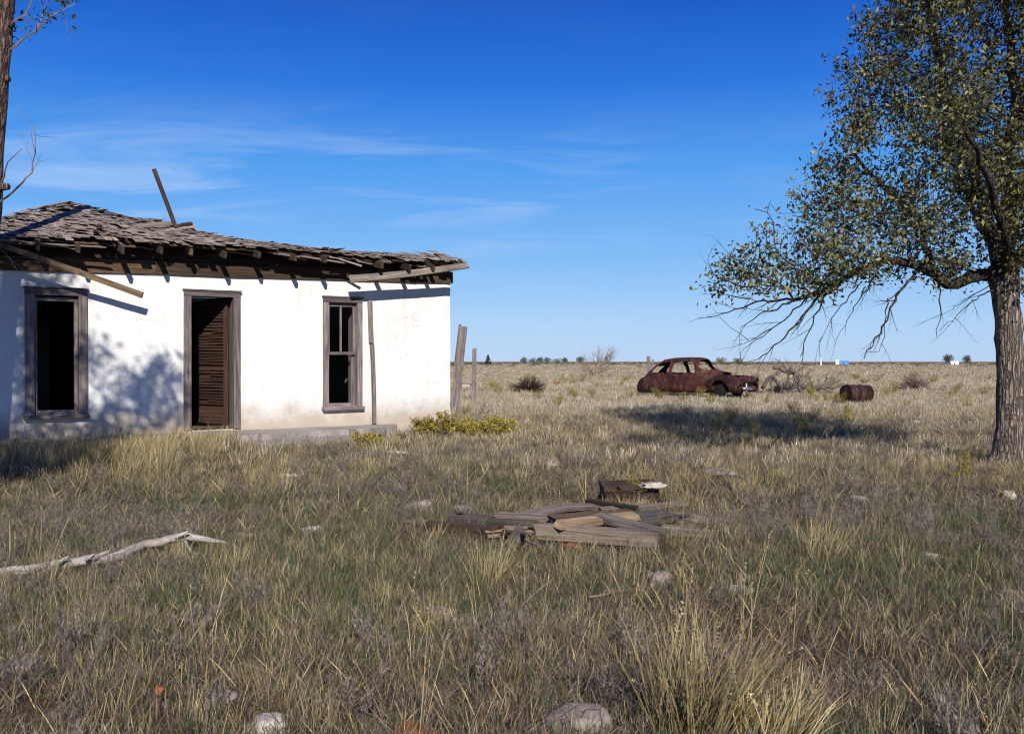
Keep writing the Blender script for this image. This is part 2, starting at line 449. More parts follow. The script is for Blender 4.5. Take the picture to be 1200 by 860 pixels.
def facade():
    xs = {-WL, 0.}; zs = {0., 3.0}
    for o in OPEN: xs |= {o[0], o[1]}; zs |= {o[2], o[3]}
    def dens(s, step):
        s = sorted(s); out = []
        for a, b in zip(s, s[1:]):
            n = max(1, round((b - a) / step)); out += [a + (b - a) * i / n for i in range(n)]
        return out + [s[-1]]
    xs = dens(xs, .12); zs = dens(zs, .12)
    nx, nz = len(xs), len(zs)
    def hole(i, j):
        if i < 0 or j < 0 or i >= nx - 1 or j >= nz - 1: return True
        cx, cz = (xs[i] + xs[i + 1]) / 2, (zs[j] + zs[j + 1]) / 2
        return any(o[0] < cx < o[1] and o[2] < cz < o[3] for o in OPEN)
    vs = []; fs = []
    for side in (0, 1):
        for i in range(nx):
            for j in range(nz):
                x, z = xs[i], zs[j]
                if z >= 2.999: z = ztop(x)
                elif z > 2.7 and z > ztop(x) - .05: z = ztop(x) - .06
                y = WT
                if side == 0:
                    y = .018 * noise.noise((x * 1.1, z * 1.1, 5)) + .008 * noise.noise((x * 4, z * 4, 9))
                    if z < .55: y -= .05 * sm((.55 - z) / .4) * (.5 + .8 * noise.noise((x * 2, z * 3, 2)))   # slumped foot
                    if x == 0.:
                        x += .010 * noise.noise((z * 2.2, 3, 0)) + (.03 * sm((.7 - z) / .7)); y += .012
                vs.append((x, y, z))
    H = nx * nz
    for i in range(nx - 1):
        for j in range(nz - 1):
            if hole(i, j): continue
            a, b, c_, d = i * nz + j, (i + 1) * nz + j, (i + 1) * nz + j + 1, i * nz + j + 1
            fs.append((a, b, c_, d)); fs.append((H + d, H + c_, H + b, H + a))
            if hole(i - 1, j): fs.append((a, d, H + d, H + a))
            if hole(i + 1, j): fs.append((c_, b, H + b, H + c_))
            if hole(i, j - 1): fs.append((b, a, H + a, H + b))
            if hole(i, j + 1): fs.append((d, c_, H + c_, H + d))
    me = bpy.data.meshes.new('wall'); me.from_pydata(vs, [], fs); me.update()
    o = link('wall', me, M['plaster'], house)
    return o
facade()
def sidewall(x0, x1, y0, y1, z1=2.9, mat='plaster'):
    b = MB(); b.box(x0, x1, y0, y1, 0, z1); b.build('wall', M[mat], house)
sidewall(-WT, 0, WT + .003, WD); sidewall(-WL, -WL + WT, WT + .003, WD, 2.75)
sidewall(-WL + WT + .003, -WT - .003, WD - WT, WD)
sidewall(-5.9, -5.75, WT + .01, WD - WT - .01, 2.7, 'wood_dark')          # partition walls, the unlit look of the rooms put into their dark colour
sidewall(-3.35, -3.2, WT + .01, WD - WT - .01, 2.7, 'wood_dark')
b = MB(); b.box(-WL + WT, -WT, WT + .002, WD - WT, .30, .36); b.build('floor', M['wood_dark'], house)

# plate and frieze boards on the wall head
b = MB()
for a, c_ in ((-9.05, -5.4), (-5.395, -2.5), (-2.495, .03)):
    b.plank((a, .06, ztop(a) + .105), (c_, .06, ztop(c_) + .105), .20, .21, c=random.random(), segs=4, bow=-.01)
b.build('frieze_board', M['wood_sheath'], house)
b = MB(); b.plank((-9.05, .12, ztop(-9) + .31), (.02, .12, ztop(0) + .27), .16, .19, segs=3); b.build('wall_plate', M['wood_dark'], house)

# roof surface: measured eave and broken ridge / hip line
SIL = [(-140, 300), (0, 260), (20, 252), (50, 245), (85, 238), (105, 243), (150, 257), (185, 259), (212, 267), (235, 273), (280, 281), (340, 288.5), (400, 294.5), (470, 299), (546, 302)]
def sil(px):
    for (a, b_), (c_, d) in zip(SIL, SIL[1:]):
        if px <= c_: return b_ + (d - b_) * (px - a) / (c_ - a)
    return SIL[-1][1]
AX, AY, EY = -6.05, 3.4, -.42
XR, XL = -.06, -9.45
def hipy(x):
    if x > AX: return EY + (AY - EY) * (XR - x) / (XR - AX)
    return EY + (AY - EY) * (x - XL) / (AX - XL)
def zsil(x):
    w = h2w(x, hipy(x)); px = CX + F * w.x / w.y
    return EYE + (HY - sil(px)) / F * w.y
EAV = [(-9.6, 3.20), (-7.5, 3.22), (-6.0, 3.285), (-4.0, 3.30), (-2.5, 3.29), (-1.2, 3.26), (.3, 3.34)]
def zeave(x):
    for (a, b_), (c_, d) in zip(EAV, EAV[1:]):
        if x <= c_: return b_ + (d - b_) * (x - a) / (c_ - a)
    return EAV[-1][1]
def zroof(x, y):                       # front slope (runs on past the eave)
    h = hipy(x)
    if h < EY + .15: h = EY + .15
    return zeave(x) + (max(zsil(x), zeave(x)) - zeave(x)) * (y - EY) / (h - EY)

# rafters of the front slope, each a part
rx = -9.25
while rx < .1:
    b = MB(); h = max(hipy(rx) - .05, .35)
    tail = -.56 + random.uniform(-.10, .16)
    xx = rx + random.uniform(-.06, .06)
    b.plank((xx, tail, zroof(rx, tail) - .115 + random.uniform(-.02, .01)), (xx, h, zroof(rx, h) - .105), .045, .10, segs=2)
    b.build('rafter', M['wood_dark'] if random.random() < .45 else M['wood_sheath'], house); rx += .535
# skip sheathing
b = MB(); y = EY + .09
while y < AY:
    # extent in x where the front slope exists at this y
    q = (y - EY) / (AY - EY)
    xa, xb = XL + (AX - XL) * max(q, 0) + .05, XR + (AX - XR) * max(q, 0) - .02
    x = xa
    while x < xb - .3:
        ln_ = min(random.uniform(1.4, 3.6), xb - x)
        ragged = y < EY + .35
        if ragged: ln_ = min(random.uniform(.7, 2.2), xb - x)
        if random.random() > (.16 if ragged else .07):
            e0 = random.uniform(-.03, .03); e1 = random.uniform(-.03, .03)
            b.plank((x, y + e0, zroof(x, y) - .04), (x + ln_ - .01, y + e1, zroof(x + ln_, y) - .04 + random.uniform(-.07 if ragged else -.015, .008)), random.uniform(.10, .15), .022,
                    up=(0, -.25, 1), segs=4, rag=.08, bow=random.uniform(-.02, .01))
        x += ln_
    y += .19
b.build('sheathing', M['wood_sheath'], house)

HOLES = [(-6.05, 1.3, .12), (-5.1, 1.6, .13), (-4.75, 1.9, .12), (-5.7, .75, .10), (-4.0, 1.3, .16), (-3.3, .6, .14), (-6.9, 1.0, .10), (-2.6, .3, .12), (-7.4, .55, .12), (-4.5, .8, .1)]
def shingles(b, zf, xr, y0, y1, flip=False):
    y = y0; row = 0
    while y < y1:
        xa, xb = xr(y)
        x = xa + random.uniform(0, .1)
        while x < xb:
            w = random.uniform(.07, .17)
            yy = y + random.uniform(-.035, .03)
            mess = noise.noise((x * .9, y * .9, 4.2))
            prob = .05 + (.22 if mess > .22 else 0) + (.12 if x > -3.8 else 0)
            inhole = any((x + w / 2 - a) ** 2 + (yy + .1 - c_) ** 2 < r * r for a, c_, r in HOLES)
            if random.random() > prob and not inhole:
                L_ = random.uniform(.30, .40)
                if row == 0: yy -= random.uniform(-.06, .10); L_ += .08; z_drop = random.uniform(0, .03)
                else: z_drop = 0
                z0 = zf(x + w / 2, yy) + .012 - z_drop + random.uniform(0, .009); z1 = zf(x + w / 2, yy + L_) - .004
                jx = random.uniform(-.02, .02)
                if random.random() < .16: z0 += random.uniform(.01, .03); jx *= 3
                if mess > .3 and random.random() < .2: z0 += random.uniform(.02, .09); jx += random.uniform(-.1, .1)
                b.plank((x + w / 2 + jx, yy, z0), (x + w / 2, yy + L_, z1), w - .006, .008, up=(0, -.2, 1), segs=2, bow=random.uniform(-.006, .012),
                        rag=.03, twist=random.uniform(-.15, .15))
            x += w
        y += .12; row += 1
def xr_front(y):
    q = max(0, (y - EY) / (AY - EY))
    return XL + (AX - XL) * q, XR + (AX - XR) * q
b = MB(); shingles(b, zroof, xr_front, EY - .03, AY - .05)
roof = b.build('roof', M['shingle'], house)
me = bpy.data.meshes.new('roof_light_blocker'); V, FF = [], []  # unseen sheet added beneath the rear slopes to keep light out of the rooms
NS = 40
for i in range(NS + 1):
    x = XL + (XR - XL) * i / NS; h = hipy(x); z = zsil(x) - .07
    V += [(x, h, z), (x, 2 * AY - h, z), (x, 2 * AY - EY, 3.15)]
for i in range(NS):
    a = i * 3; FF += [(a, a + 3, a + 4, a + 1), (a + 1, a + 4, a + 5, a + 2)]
me.from_pydata(V, [], FF); me.update(); link('roof_light_blocker', me, M['wood_dark'], house)
# hidden slopes: right, back, left as boards running down from the hips, ridge caps along the hips
b = MB()
HR = [(XR, EY), (AX, AY)]
for i in range(46):
    q = i / 45
    x = XR + (AX - XR) * q; y = EY + (AY - EY) * q; z = zsil(x) - .03
    if q > .97: z = zsil(AX) - .03
    # right slope: from hip line to right eave
    if q < .99: b.plank((x + .01, y, z), (XR + .07, y, 3.26), .12, .02, segs=2)
    # mirrored to the back
    yb = 2 * AY - y
    if q < .99: b.plank((x + .01, yb, z), (XR + .07, yb, 3.26), .12, .02, segs=2)
for i in range(75):
    x = XL + (XR - XL) * i / 74
    h = hipy(x); b.plank((x, 2 * AY - h, zsil(x) - .035), (x, 2 * AY - EY, 3.2), .13, .02)
    if x < AX:
        b.plank((x, h, zsil(x) - .035), (x, 2 * AY - h, zsil(x) - .04), .13, .02)
b.build('rear_slope', M['shingle'], house)
b = MB()
for q in range(5):                         # cap boards of the left hip (light edge in the photo)
    xa = AX - .06 - q * .62; xb = xa - .6
    b.plank((xa, hipy(xa), zsil(xa) + .035), (xb, hipy(xb), zsil(xb) + .035), .12, .022, rag=.04)
b.build('hip_cap', M['shingle'], house)

# openings --------------------------------------------------------------
def casing(parent, o, cw, head, d=.03, sill=True, mat='wood_frame'):
    x0, x1, z0, z1 = o
    b = MB(); y0, y1 = -.045, .10
    b.box(x0 - .012, x0 + cw, y0, y1, z0, z1 - head)
    b.box(x1 - cw, x1 + .012, y0, y1, z0, z1 - head)
    b.box(x0 - .012, x1 + .012, y0 - .004, y1, z1 - head + .002, z1)
    b.box(x0 - .03, x1 + .03, y0 - .02, y1 - .05, z1 + .002, z1 + .025)       # drip cap
    f = b.build('frame', M[mat], parent)
    if sill:
        b = MB(); b.box(x0 - .03, x1 + .03, y0 - .05, y1 + .15, z0 - .055, z0 - .002); b.build('sill', M[mat], parent)
    b = MB()                                                                   # deep inner jamb lining
    b.box(x0 + cw - .03, x0 + cw - .004, y1 + .002, WT - .01, z0 + .002, z1 - head)
    b.box(x1 - cw + .004, x1 - cw + .03, y1 + .002, WT - .01, z0 + .002, z1 - head)
    b.box(x0 + cw - .03, x1 - cw + .03, y1 + .002, WT - .01, z1 - head + .002, z1 - head + .03)
    b.build('jamb', M[mat], parent)
wl_ = bpy.data.objects.new('window', None); COL.objects.link(wl_); wl_.parent = house; wl_['label'] = 'empty window opening without a sash'
casing(wl_, OPL, .11, .10)
b = MB(); b.box(OPL[0] + .114, OPL[0] + .16, .03, .08, OPL[2] + .003, OPL[3] - .123); b.box(OPL[1] - .16, OPL[1] - .114, .03, .08, OPL[2] + .003, OPL[3] - .123)
b.box(OPL[0] + .162, OPL[1] - .162, .03, .08, OPL[2] + .003, OPL[2] + .07); b.box(OPL[0] + .162, OPL[1] - .162, .03, .08, OPL[3] - .18, OPL[3] - .125)
b.build('sash_stop', M['wood_frame'], wl_)
wr_ = bpy.data.objects.new('window', None); COL.objects.link(wr_); wr_.parent = house; wr_['label'] = 'double-hung window with its panes gone'
casing(wr_, OPR, .085, .085)
xa, xb = OPR[0] + .089, OPR[1] - .089
zm = wall_at(398, 414)[1]
b = MB(); y0, y1 = .035, .075
b.box(xa, xa + .04, y0, y1, zm + .03, OPR[3] - .089); b.box(xb - .05, xb, y0, y1, zm + .03, OPR[3] - .089)
b.box(xa + .042, xb - .052, y0, y1, OPR[3] - .15, OPR[3] - .089)
b.box(xa, xb, y0 - .005, y1, zm - .025, zm + .028); mx_ = (xa + xb) / 2 - .01
b.box(mx_ - .015, mx_ + .015, y0 + .005, y1 - .005, zm + .03, OPR[3] - .152); b.build('sash', M['wood_frame'], wr_)
b = MB(); b.box(xa, xa + .035, .08, .12, OPR[2] + .005, zm - .03); b.box(xb - .07, xb, .08, .12, OPR[2] + .005, zm - .03); b.box(xa + .037, xb - .072, .08, .12, OPR[2] + .005, OPR[2] + .06)
b.build('sash', M['wood_frame'], wr_)
dr = bpy.data.objects.new('door', None); COL.objects.link(dr); dr.parent = house; dr['label'] = 'open doorway with a stripped slatted door leaf'
casing(dr, OPD, .10, .085, sill=False)
b = MB(); b.box(OPD[0] + .118, OPD[1] - .118, -.06, .2, SILL + .003, SILL + .03); b.build('threshold', M['wood_dark'], dr)
# leaf hinged on the right jamb, swung in
hx, hy = OPD[1] - .15, .16
an = R(180 - 70)
dx, dy = math.cos(an), math.sin(an)
def dl(u, v): return (hx + dx * u - dy * v, hy + dy * u + dx * v)
LW, Z0, Z1 = .80, SILL + .04, OPD[3] - .12
b = MB()
b.plank((*dl(0.03, 0), Z0), (*dl(.03, 0), Z1), .08, .035, up=(-dy, dx, 0)); b.plank((*dl(LW, 0), Z0), (*dl(LW, 0), Z1), .09, .035, up=(-dy, dx, 0))
b.plank((*dl(.07, 0), Z0 + .14), (*dl(LW - .05, 0), Z0 + .14), .28, .034, up=(-dy, dx, 0)); b.plank((*dl(.07, 0), Z1 - .06), (*dl(LW - .05, 0), Z1 - .06), .12, .034, up=(-dy, dx, 0))
b.plank((*dl(.07, -.022), (Z0 + Z1) / 2), (*dl(LW - .05, -.022), (Z0 + Z1) / 2), Z1 - Z0 - .3, .008, up=(-dy, dx, 0))
leaf = b.build('leaf', M['wood_red'], dr)
b = MB(); z = Z0 + .33
while z < Z1 - .14:
    if random.random() > .06:
        b.plank((*dl(.085, .006), z + random.uniform(-.006, .006)), (*dl(LW - .06 - (random.random() < .15) * random.uniform(.1, .4), .006), z + random.uniform(-.006, .006)), .032, .012, up=(-dy, dx, 0), c=random.random())
    z += .048
b.build('slats', M['wood_red'], leaf)
# vertical batten right of the window
xa, za = wall_at(432.5, 352); xb, zb = wall_at(437, 495)
b = MB(); b.plank((xa, -.035, za), (xa + (xb - xa) * .35, -.04, za + (zb - za) * .35), .085, .03, up=(0, 1, 0), rag=.03, c=.7)
b.plank((xa + (xb - xa) * .35 + .01, -.045, za + (zb - za) * .36), (xb, -.05, zb), .075, .03, up=(0, 1, 0), rag=.05, c=.5, side=.012, segs=5)
b.build('batten', M['wood_frame'], house)

# porch slab ------------------------------------------------------------
def slab(name, pts, z0, z1, label, cat='slab'):
    bm = bmesh.new(); n = len(pts)
    fine = []
    for i in range(n):
        a, c_ = Vector(pts[i]), Vector(pts[(i + 1) % n]); m = max(1, int((c_ - a).length / .15))
        for j in range(m):
            q = a.lerp(c_, j / m); fine.append(q + Vector((noise.noise((q.x * 3, q.y * 3, 1)), noise.noise((q.x * 3, q.y * 3, 8)))) * .035 + Vector((0, 1)) * ((.14 * noise.noise((q.x * 1.1, 4, 8)) + .07 * noise.noise((q.x * 4.5, 2, 1))) if q.y < -.3 else 0))
    vt = [bm.verts.new((*h2w(p.x, p.y).xy, z1 + .012 * noise.noise((p.x, p.y, 2)))) for p in fine]
    vb = [bm.verts.new((*h2w(p.x, p.y).xy, z0)) for p in fine]
    bm.faces.new(vt); m = len(fine)
    for i in range(m): bm.faces.new((vt[i], vb[i], vb[(i + 1) % m], vt[(i + 1) % m]))
    bmesh.ops.recalc_face_normals(bm, faces=bm.faces)
    me = bpy.data.meshes.new(name); bm.to_mesh(me); bm.free()
    return tag(link(name, me, M['concrete']), label, cat)
slab('porch_slab', [(-9.0, -.06), (-9.0, -1.25), (-4.6, -1.2), (-3.2, -1.05), (-2.2, -.85), (-1.35, -.45), (-1.2, -.07)],   .0, SILL - .05, 'cracked pale concrete porch slab along the foot of the white wall')
slab('broken_step', [(-4.4, -1.26), (-4.35, -1.75), (-3.2, -1.62), (-2.35, -1.3), (-2.3, -1.0), (-3.2, -1.12)], 0, .235, 'broken low concrete step in front of the porch slab', 'step')

for i in range(26):
    b = MB(); x = random.uniform(-9.2, -.3); y = EY + random.uniform(-.05, .25); L2 = random.uniform(.3, 1.1)
    b.plank((x, y, zroof(x, y) - random.uniform(.05, .10)), (x + L2, y + random.uniform(-.12, .12), zroof(x + L2, y) - random.uniform(.05, .20)), random.uniform(.03, .10), .018, up=(0, -.3, 1), rag=.1, segs=3, twist=random.uniform(-.5, .5)); b.build('broken_lath', M['shingle'], house)
# loose boards on and around the roof -----------------------------------
def single_plank(name, p0, p1, w, t_, mat, label, cat='plank', group=None, **kw):
    p0, p1 = Vector(p0), Vector(p1); base = (p0 + p1) / 2; base.z = min(p0.z, p1.z)
    b = MB(base); b.plank(p0, p1, w, t_, **kw)
    return tag(b.build(name, M[mat], loc=base), label, cat, group)
def HW(x, y, z): return h2w(x, y, z)
def hp(px, py, d):            # pixel at a plane d metres in front of (outside) the facade
    x, z = wall_at(px, py, d); return h2w(x, -d, z)
nrm = Vector((SA, -CA, 0))
single_plank('loose_board', hp(8, 289, .52), hp(167, 346, .36), .07, .022, 'wood_tan', 'long tan board hanging slanted from the eave over the left window', 'board', up=nrm, segs=4, rag=.07, taper=1.35, bow=.02)
single_plank('loose_board', hp(412, 327, .42), hp(548, 311, .62), .16, .025, 'wood_grey', 'long grey board slung under the right end of the eave', 'board', up=(nrm + Vector((0, 0, .8))), segs=5, rag=.06, bow=-.04, taper=.8)
x, y = -4.35, 1.55
def rp(px, py, y):            # pixel at house depth y behind facade
    return hp(px, py, -y)
single_plank('roof_pole', rp(181, 199, 1.2), rp(207, 268, 1.25), .06, .05, 'wood_dark', 'thin dark plank standing up slanted out of the broken roof', 'plank', up=nrm, rag=.05)
for (a, c_, w, mt, lb) in [
    ((190, 271), (229, 265), .13, 'shingle', 'warped pale board lying at the foot of the upright roof plank'),
    ((203, 268), (224, 262), .09, 'wood_dark', 'short dark splinter tilted above the other boards on the roof'),
    ((212, 262), (233, 274), .06, 'wood_dark', 'thin dark stick leaning right of the upright roof plank'),
    ((160, 266), (205, 262), .12, 'shingle', 'grey board lying flat left of the upright roof plank')]:
    p0, p1 = rp(*a, 1.3), rp(*c_, 1.3)
    single_plank('roof_debris', p0, p1, w, .025, mt, lb, 'board', 'broken boards on the roof', up=(nrm * .5 + Vector((0, 0, 1))), rag=.05, segs=3, bow=.02)
# fallen timbers inside, seen through the openings
for (a, c_, lb) in [((-2.95, 1.0, .37), (-1.5, 2.3, 2.3), 'pale fallen timber leaning behind the right window'),
                    ((-8.2, 2.0, .5), (-6.3, 2.6, 2.6), 'fallen rafter leaning inside the left window'),
                    ((-7.6, 1.2, 2.7), (-6.5, 3.0, 2.2), 'broken ceiling board hanging inside the left window')]:
    single_plank('fallen_timber', HW(*a), HW(*c_), .14, .04, 'wood_tan', lb, 'timber', 'fallen timbers inside the house', rag=.06)

# ------------------------------------------------------------------ branching helper
def chain_tubes(b, nodes, par, rad, minr=0., n_big=9, bump=.0):
    """nodes/parents/radii -> tubes along chains"""
    kids = {}
    for i, p_ in enumerate(par):
        if p_ >= 0: kids.setdefault(p_, []).append(i)
    starts = [i for i, p_ in enumerate(par) if p_ < 0]
    st = [(-1, s_) for s_ in starts]
    while st:
        p_, i = st.pop()
        ch = [p_, i] if p_ >= 0 else [i]
        while True:
            ks = kids.get(ch[-1], [])
            if not ks: break
            ks = sorted(ks, key=lambda q: -rad[q]); 
            for o in ks[1:]: st.append((ch[-1], o))
            ch.append(ks[0])
        if len(ch) < 2: continue
        rr = [rad[q] for q in ch]
        if p_ >= 0: rr[0] = min(rr[0], rr[1] * 1.25)
        mx = max(rr[1:] or rr)
        n = n_big if mx > .05 else (6 if mx > .02 else (4 if mx > .008 else 3))
        b.tube([nodes[q] for q in ch], rr, n, c=random.random(), cap=mx > .02, bump=bump if mx > .03 else 0.)

def twig_fan(nodes, par, rad, root, d, L_, r, depth=3, spread=.6, grav=-.1, kink=.25, rng=random):
    """random recursive branch appended to nodes/par/rad"""
    cur = root; steps = max(3, int(L_ / .09)); d = Vector(d).normalized(); p = nodes[root].copy()
    for i in range(steps):
        q = (i + 1) / steps
        d = (d + Vector((rng.gauss(0, kink), rng.gauss(0, kink), rng.gauss(0, kink) + grav)) * .5).normalized()
        p = p + d * (L_ / steps)
        nodes.append(p.copy()); par.append(cur); rad.append(r * (1 - .75 * q)); cur = len(nodes) - 1
        if depth > 0 and rng.random() < .75 and q > .12:
            a = Vector((rng.gauss(0, 1), rng.gauss(0, 1), rng.gauss(0, 1))); a = (a - d * a.dot(d)).normalized()
            twig_fan(nodes, par, rad, cur, d * 1.0 + a * spread * 1.3, L_ * rng.uniform(.3, .6) * (1.1 - q * .5), r * (1 - .75 * q) * .6, depth - 1, spread, grav, kink, rng)

def leaf_mesh(name, pts, dirs, n_per, spread, size, cols, parent, mat, flat=0.):
    N = len(pts) * n_per
    P = np.repeat(np.array([tuple(q) for q in pts]), n_per, 0) + NR.normal(0, spread, (N, 3))
    A = NR.normal(0, 1, (N, 3)); A[:, 2] -= .45; A /= np.linalg.norm(A, axis=1)[:, None]
    B = np.cross(A, NR.normal(0, 1, (N, 3)) + np.array([0, 0, flat])); B /= np.linalg.norm(B, axis=1)[:, None] + 1e-9
    C_ = np.cross(A, B)
    s_ = size * NR.uniform(.5, 1.4, (N, 1))
    v0 = P; v1 = P + A * s_ * .5 + B * s_ * .22 + C_ * s_ * .05; v2 = P + A * s_; v3 = P + A * s_ * .5 - B * s_ * .22 + C_ * s_ * .05
    V = np.stack([v0, v1, v2, v3], 1).reshape(-1, 3)
    me = bpy.data.meshes.new(name)
    me.vertices.add(4 * N); me.vertices.foreach_set('co', V.ravel())
    me.loops.add(4 * N); me.loops.foreach_set('vertex_index', np.arange(4 * N))
    me.polygons.add(N); me.polygons.foreach_set('loop_start', np.arange(0, 4 * N, 4)); me.polygons.foreach_set('loop_total', np.full(N, 4))
    cols = np.array(cols); ci = NR.integers(0, len(cols), N)
    cc = cols[ci] * NR.uniform(.7, 1.3, (N, 1))
    c4 = np.ones((N, 4)); c4[:, :3] = cc
    at_ = me.attributes.new('col', 'FLOAT_COLOR', 'FACE'); at_.data.foreach_set('color', c4.ravel())
    me.update(calc_edges=True)
    return link(name, me, mat, parent)

def colonize(nodes, par, A, step=.22, infl=1.6, kill=.33, iters=90, grav=0.):
    """space colonisation: grow nodes towards attraction points A"""
    A = [Vector(a) for a in A]
    for it in range(iters):
        if not A: break
        kd = KDTree(len(nodes))
        for i, n in enumerate(nodes): kd.insert(n, i)
        kd.balance()
        pull = {}; keep = []
        for a in A:
            co, i, d = kd.find(a)
            if d < kill: continue
            keep.append(a)
            if d < infl:
                pull[i] = pull.get(i, Vector()) + (a - co) / d
        A = keep
        if not pull: break
        for i, v in pull.items():
            v = v.normalized() + Vector((random.gauss(0, .2), random.gauss(0, .2), random.gauss(0, .2) + grav))
            nodes.append(nodes[i] + v.normalized() * step); par.append(i)
    return nodes, par
def pipe(nodes, par, tip=.0045, e=2.25, fixed=None):
    n = len(nodes); acc = [0.] * n; rad = [0.] * n
    for i in range(n - 1, -1, -1):
        r = acc[i] ** (1 / e) if acc[i] > 0 else tip
        if fixed and i in fixed: r = max(r, fixed[i])
        rad[i] = r
        if par[i] >= 0: acc[par[i]] += r ** e
    return rad
def subdiv(pts, seg=.2, wob=.02):
    out = []
    for a, b_ in zip(pts, pts[1:]):
        m = max(1, int((b_ - a).length / seg))
        for j in range(m):
            q = a.lerp(b_, j / m)
            if j: q = q + Vector((random.gauss(0, wob), random.gauss(0, wob), random.gauss(0, wob)))
            out.append(q)
    out.append(pts[-1]); return out

# ------------------------------------------------------------------ big tree on the right
TY = 13.5
def tp(px, py, dy=0.): return at(px, py, TY + dy)
def big_tree():
    base = gp(1183, 548); base = Vector((base.x, TY, gz(base.x, TY)))
    T = empty('shade_tree', base, 'large leafy tree with furrowed trunk and drooping bare lower twigs', 'tree')
    tr = [Vector((base.x, TY, base.z - .1))] + [tp(*q) for q in ((1185, 500), (1184, 440), (1182, 385), (1178, 345), (1175, 322))]
    tr = subdiv(tr, .12, .004)
    b = MB(base); m = len(tr)
    rr = []
    for i, p in enumerate(tr):
        q = i / (m - 1); r = .188 + .13 * max(0, 1 - q * 6) ** 2 - .025 * q + .04 * sm((q - .85) / .15)
        rr.append(r)
    b.tube(tr, rr, 36, bump=.12)
    b.build('trunk', M['bark'], T, True)
    nodes = [tr[-1]]; par = [-1]; fixed = {0: .17}
    def limb(pts, r0, r1, root=0):
        pp = subdiv([nodes[root]] + [tp(*q) for q in pts], .2, .02)[1:]
        cur = root; ids = []
        for i, p in enumerate(pp):
            nodes.append(p); par.append(cur); cur = len(nodes) - 1; ids.append(cur)
            fixed[cur] = r0 + (r1 - r0) * i / len(pp)
        return ids
    l1 = limb([(1150, 322, -.1), (1110, 333, -.3), (1076, 312, -.4), (1035, 305, -.5), (991, 325, -.6), (966, 341, -.6), (930, 352, -.7)], .085, .02)
    l2 = limb([(1160, 270, 0), (1143, 215, .1), (1128, 160, .2), (1105, 95, .2), (1090, 20, .2), (1082, -60, .2), (1080, -130, 0)], .10, .02)
    l3 = limb([(1185, 270, .2), (1178, 200, .3), (1190, 120, .4), (1180, 30, .3), (1168, -60, .2), (1160, -150, 0)], .10, .02)
    l4 = limb([(1215, 280, 0), (1250, 215, .3), (1290, 160, .4), (1320, 90, .3), (1340, 20, 0)], .09, .03)
    l5 = limb([(1160, 285, .8), (1135, 230, 1.5), (1105, 170, 2.2)], .07, .025)
    l6 = limb([(1180, 285, -.7), (1160, 215, -1.5), (1130, 150, -2.2)], .07, .025)
    l7 = limb([(1075, 255, .1), (1030, 215, .1), (1000, 180, 0)], .05, .02, l1[len(l1) // 3])
    l8 = limb([(1205, 200, .3), (1230, 100, .5)], .07, .03, l3[4])
    blobs = [(1130, 130, 105, 120), (1066, 175, 55, 70), (1005, 268, 70, 55), (940, 302, 66, 48), (876, 325, 34, 34), (1105, 25, 85, 95),
             (1180, 230, 80, 90), (1260, 150, 110, 150), (1275, 10, 120, 150), (1155, -110, 150, 130), (1090, 250, 75, 60), (1040, 92, 42, 42), (1030, 40, 30, 40), (1230, 290, 60, 50), (1000, 300, 90, 30), (1105, 305, 50, 32), (1060, 262, 60, 40), (1150, 300, 40, 30), (985, 322, 60, 24), (925, 333, 50, 22), (1015, 130, 30, 50), (960, 262, 45, 35), (1075, 75, 60, 70), (1060, -60, 60, 70), (1080, -140, 90, 80), (1015, 170, 40, 44), (985, 205, 48, 36), (935, 245, 50, 30), (1003, 92, 36, 44), (900, 262, 34, 22), (1000, 250, 60, 40), (1255, 250, 90, 60), (880, 318, 44, 34), (850, 332, 26, 22)]
    A = []
    for (px, py, rx_, ry_) in blobs:
        n = int(rx_ * ry_ * (.085 if px > 900 else .075))
        for _ in range(n):
            while True:
                u = Vector((random.uniform(-1, 1), random.uniform(-1, 1), random.uniform(-1, 1)))
                if u.length < 1: break
            dd = max(.9, rx_ / F * TY * 1.35)
            A.append(at(px + u.x * rx_, py + u.y * ry_, TY - .3 * (px < 1050) + u.z * dd))
    nb = len(nodes)
    colonize(nodes, par, A, .17, 1.5, .27, 120)
    # bare drooping twigs under the left limb
    rad = pipe(nodes, par, .0042, 2.35, fixed)
    crown_ids = [i for i in range(nb, len(nodes)) if rad[i] < .011]
    bn, bp, br = [], [], []
    droop = [([(966, 341, -.6), (945, 365, -.7), (920, 395, -.8), (888, 421, -.9)], .022), ([(991, 327, -.6), (965, 348, -.7), (950, 385, -.8), (938, 418, -.8)], .016),
             ([(1076, 316, -.4), (1050, 345, -.7), (1040, 375, -.9), (1013, 420, -1)], .022), ([(1040, 350, -.7), (1036, 385, -1), (1030, 412, -1.1)], .012),
             ([(930, 352, -.7), (895, 352, -.5), (862, 362, -.3), (831, 372, -.2)], .018), ([(930, 352, -.7), (890, 368, -.9), (868, 384, -1)], .014),
             ([(950, 347, -.6), (915, 378, -.3), (868, 412, 0)], .015), ([(1035, 308, -.5), (1010, 345, -.1), (985, 388, .2)], .013),
             ([(900, 345, -.6), (865, 335, -.5), (836, 322, -.4), (830, 300, -.3)], .012), ([(1100, 335, -.3), (1102, 360, -.4), (1098, 395, -.5)], .014),
             ([(1165, 340, -.1), (1140, 352, -.4), (1100, 388, -.7)], .012), ([(1165, 330, 0), (1130, 352, .4), (1105, 368, .8)], .01),
             ([(1010, 330, -.5), (975, 372, -.9), (960, 405, -1.2)], .012), ([(880, 350, -.6), (850, 345, -.7), (838, 350, -.8)], .01),
             ([(905, 385, -.8), (878, 400, -.6), (850, 378, -.5)], .008)]
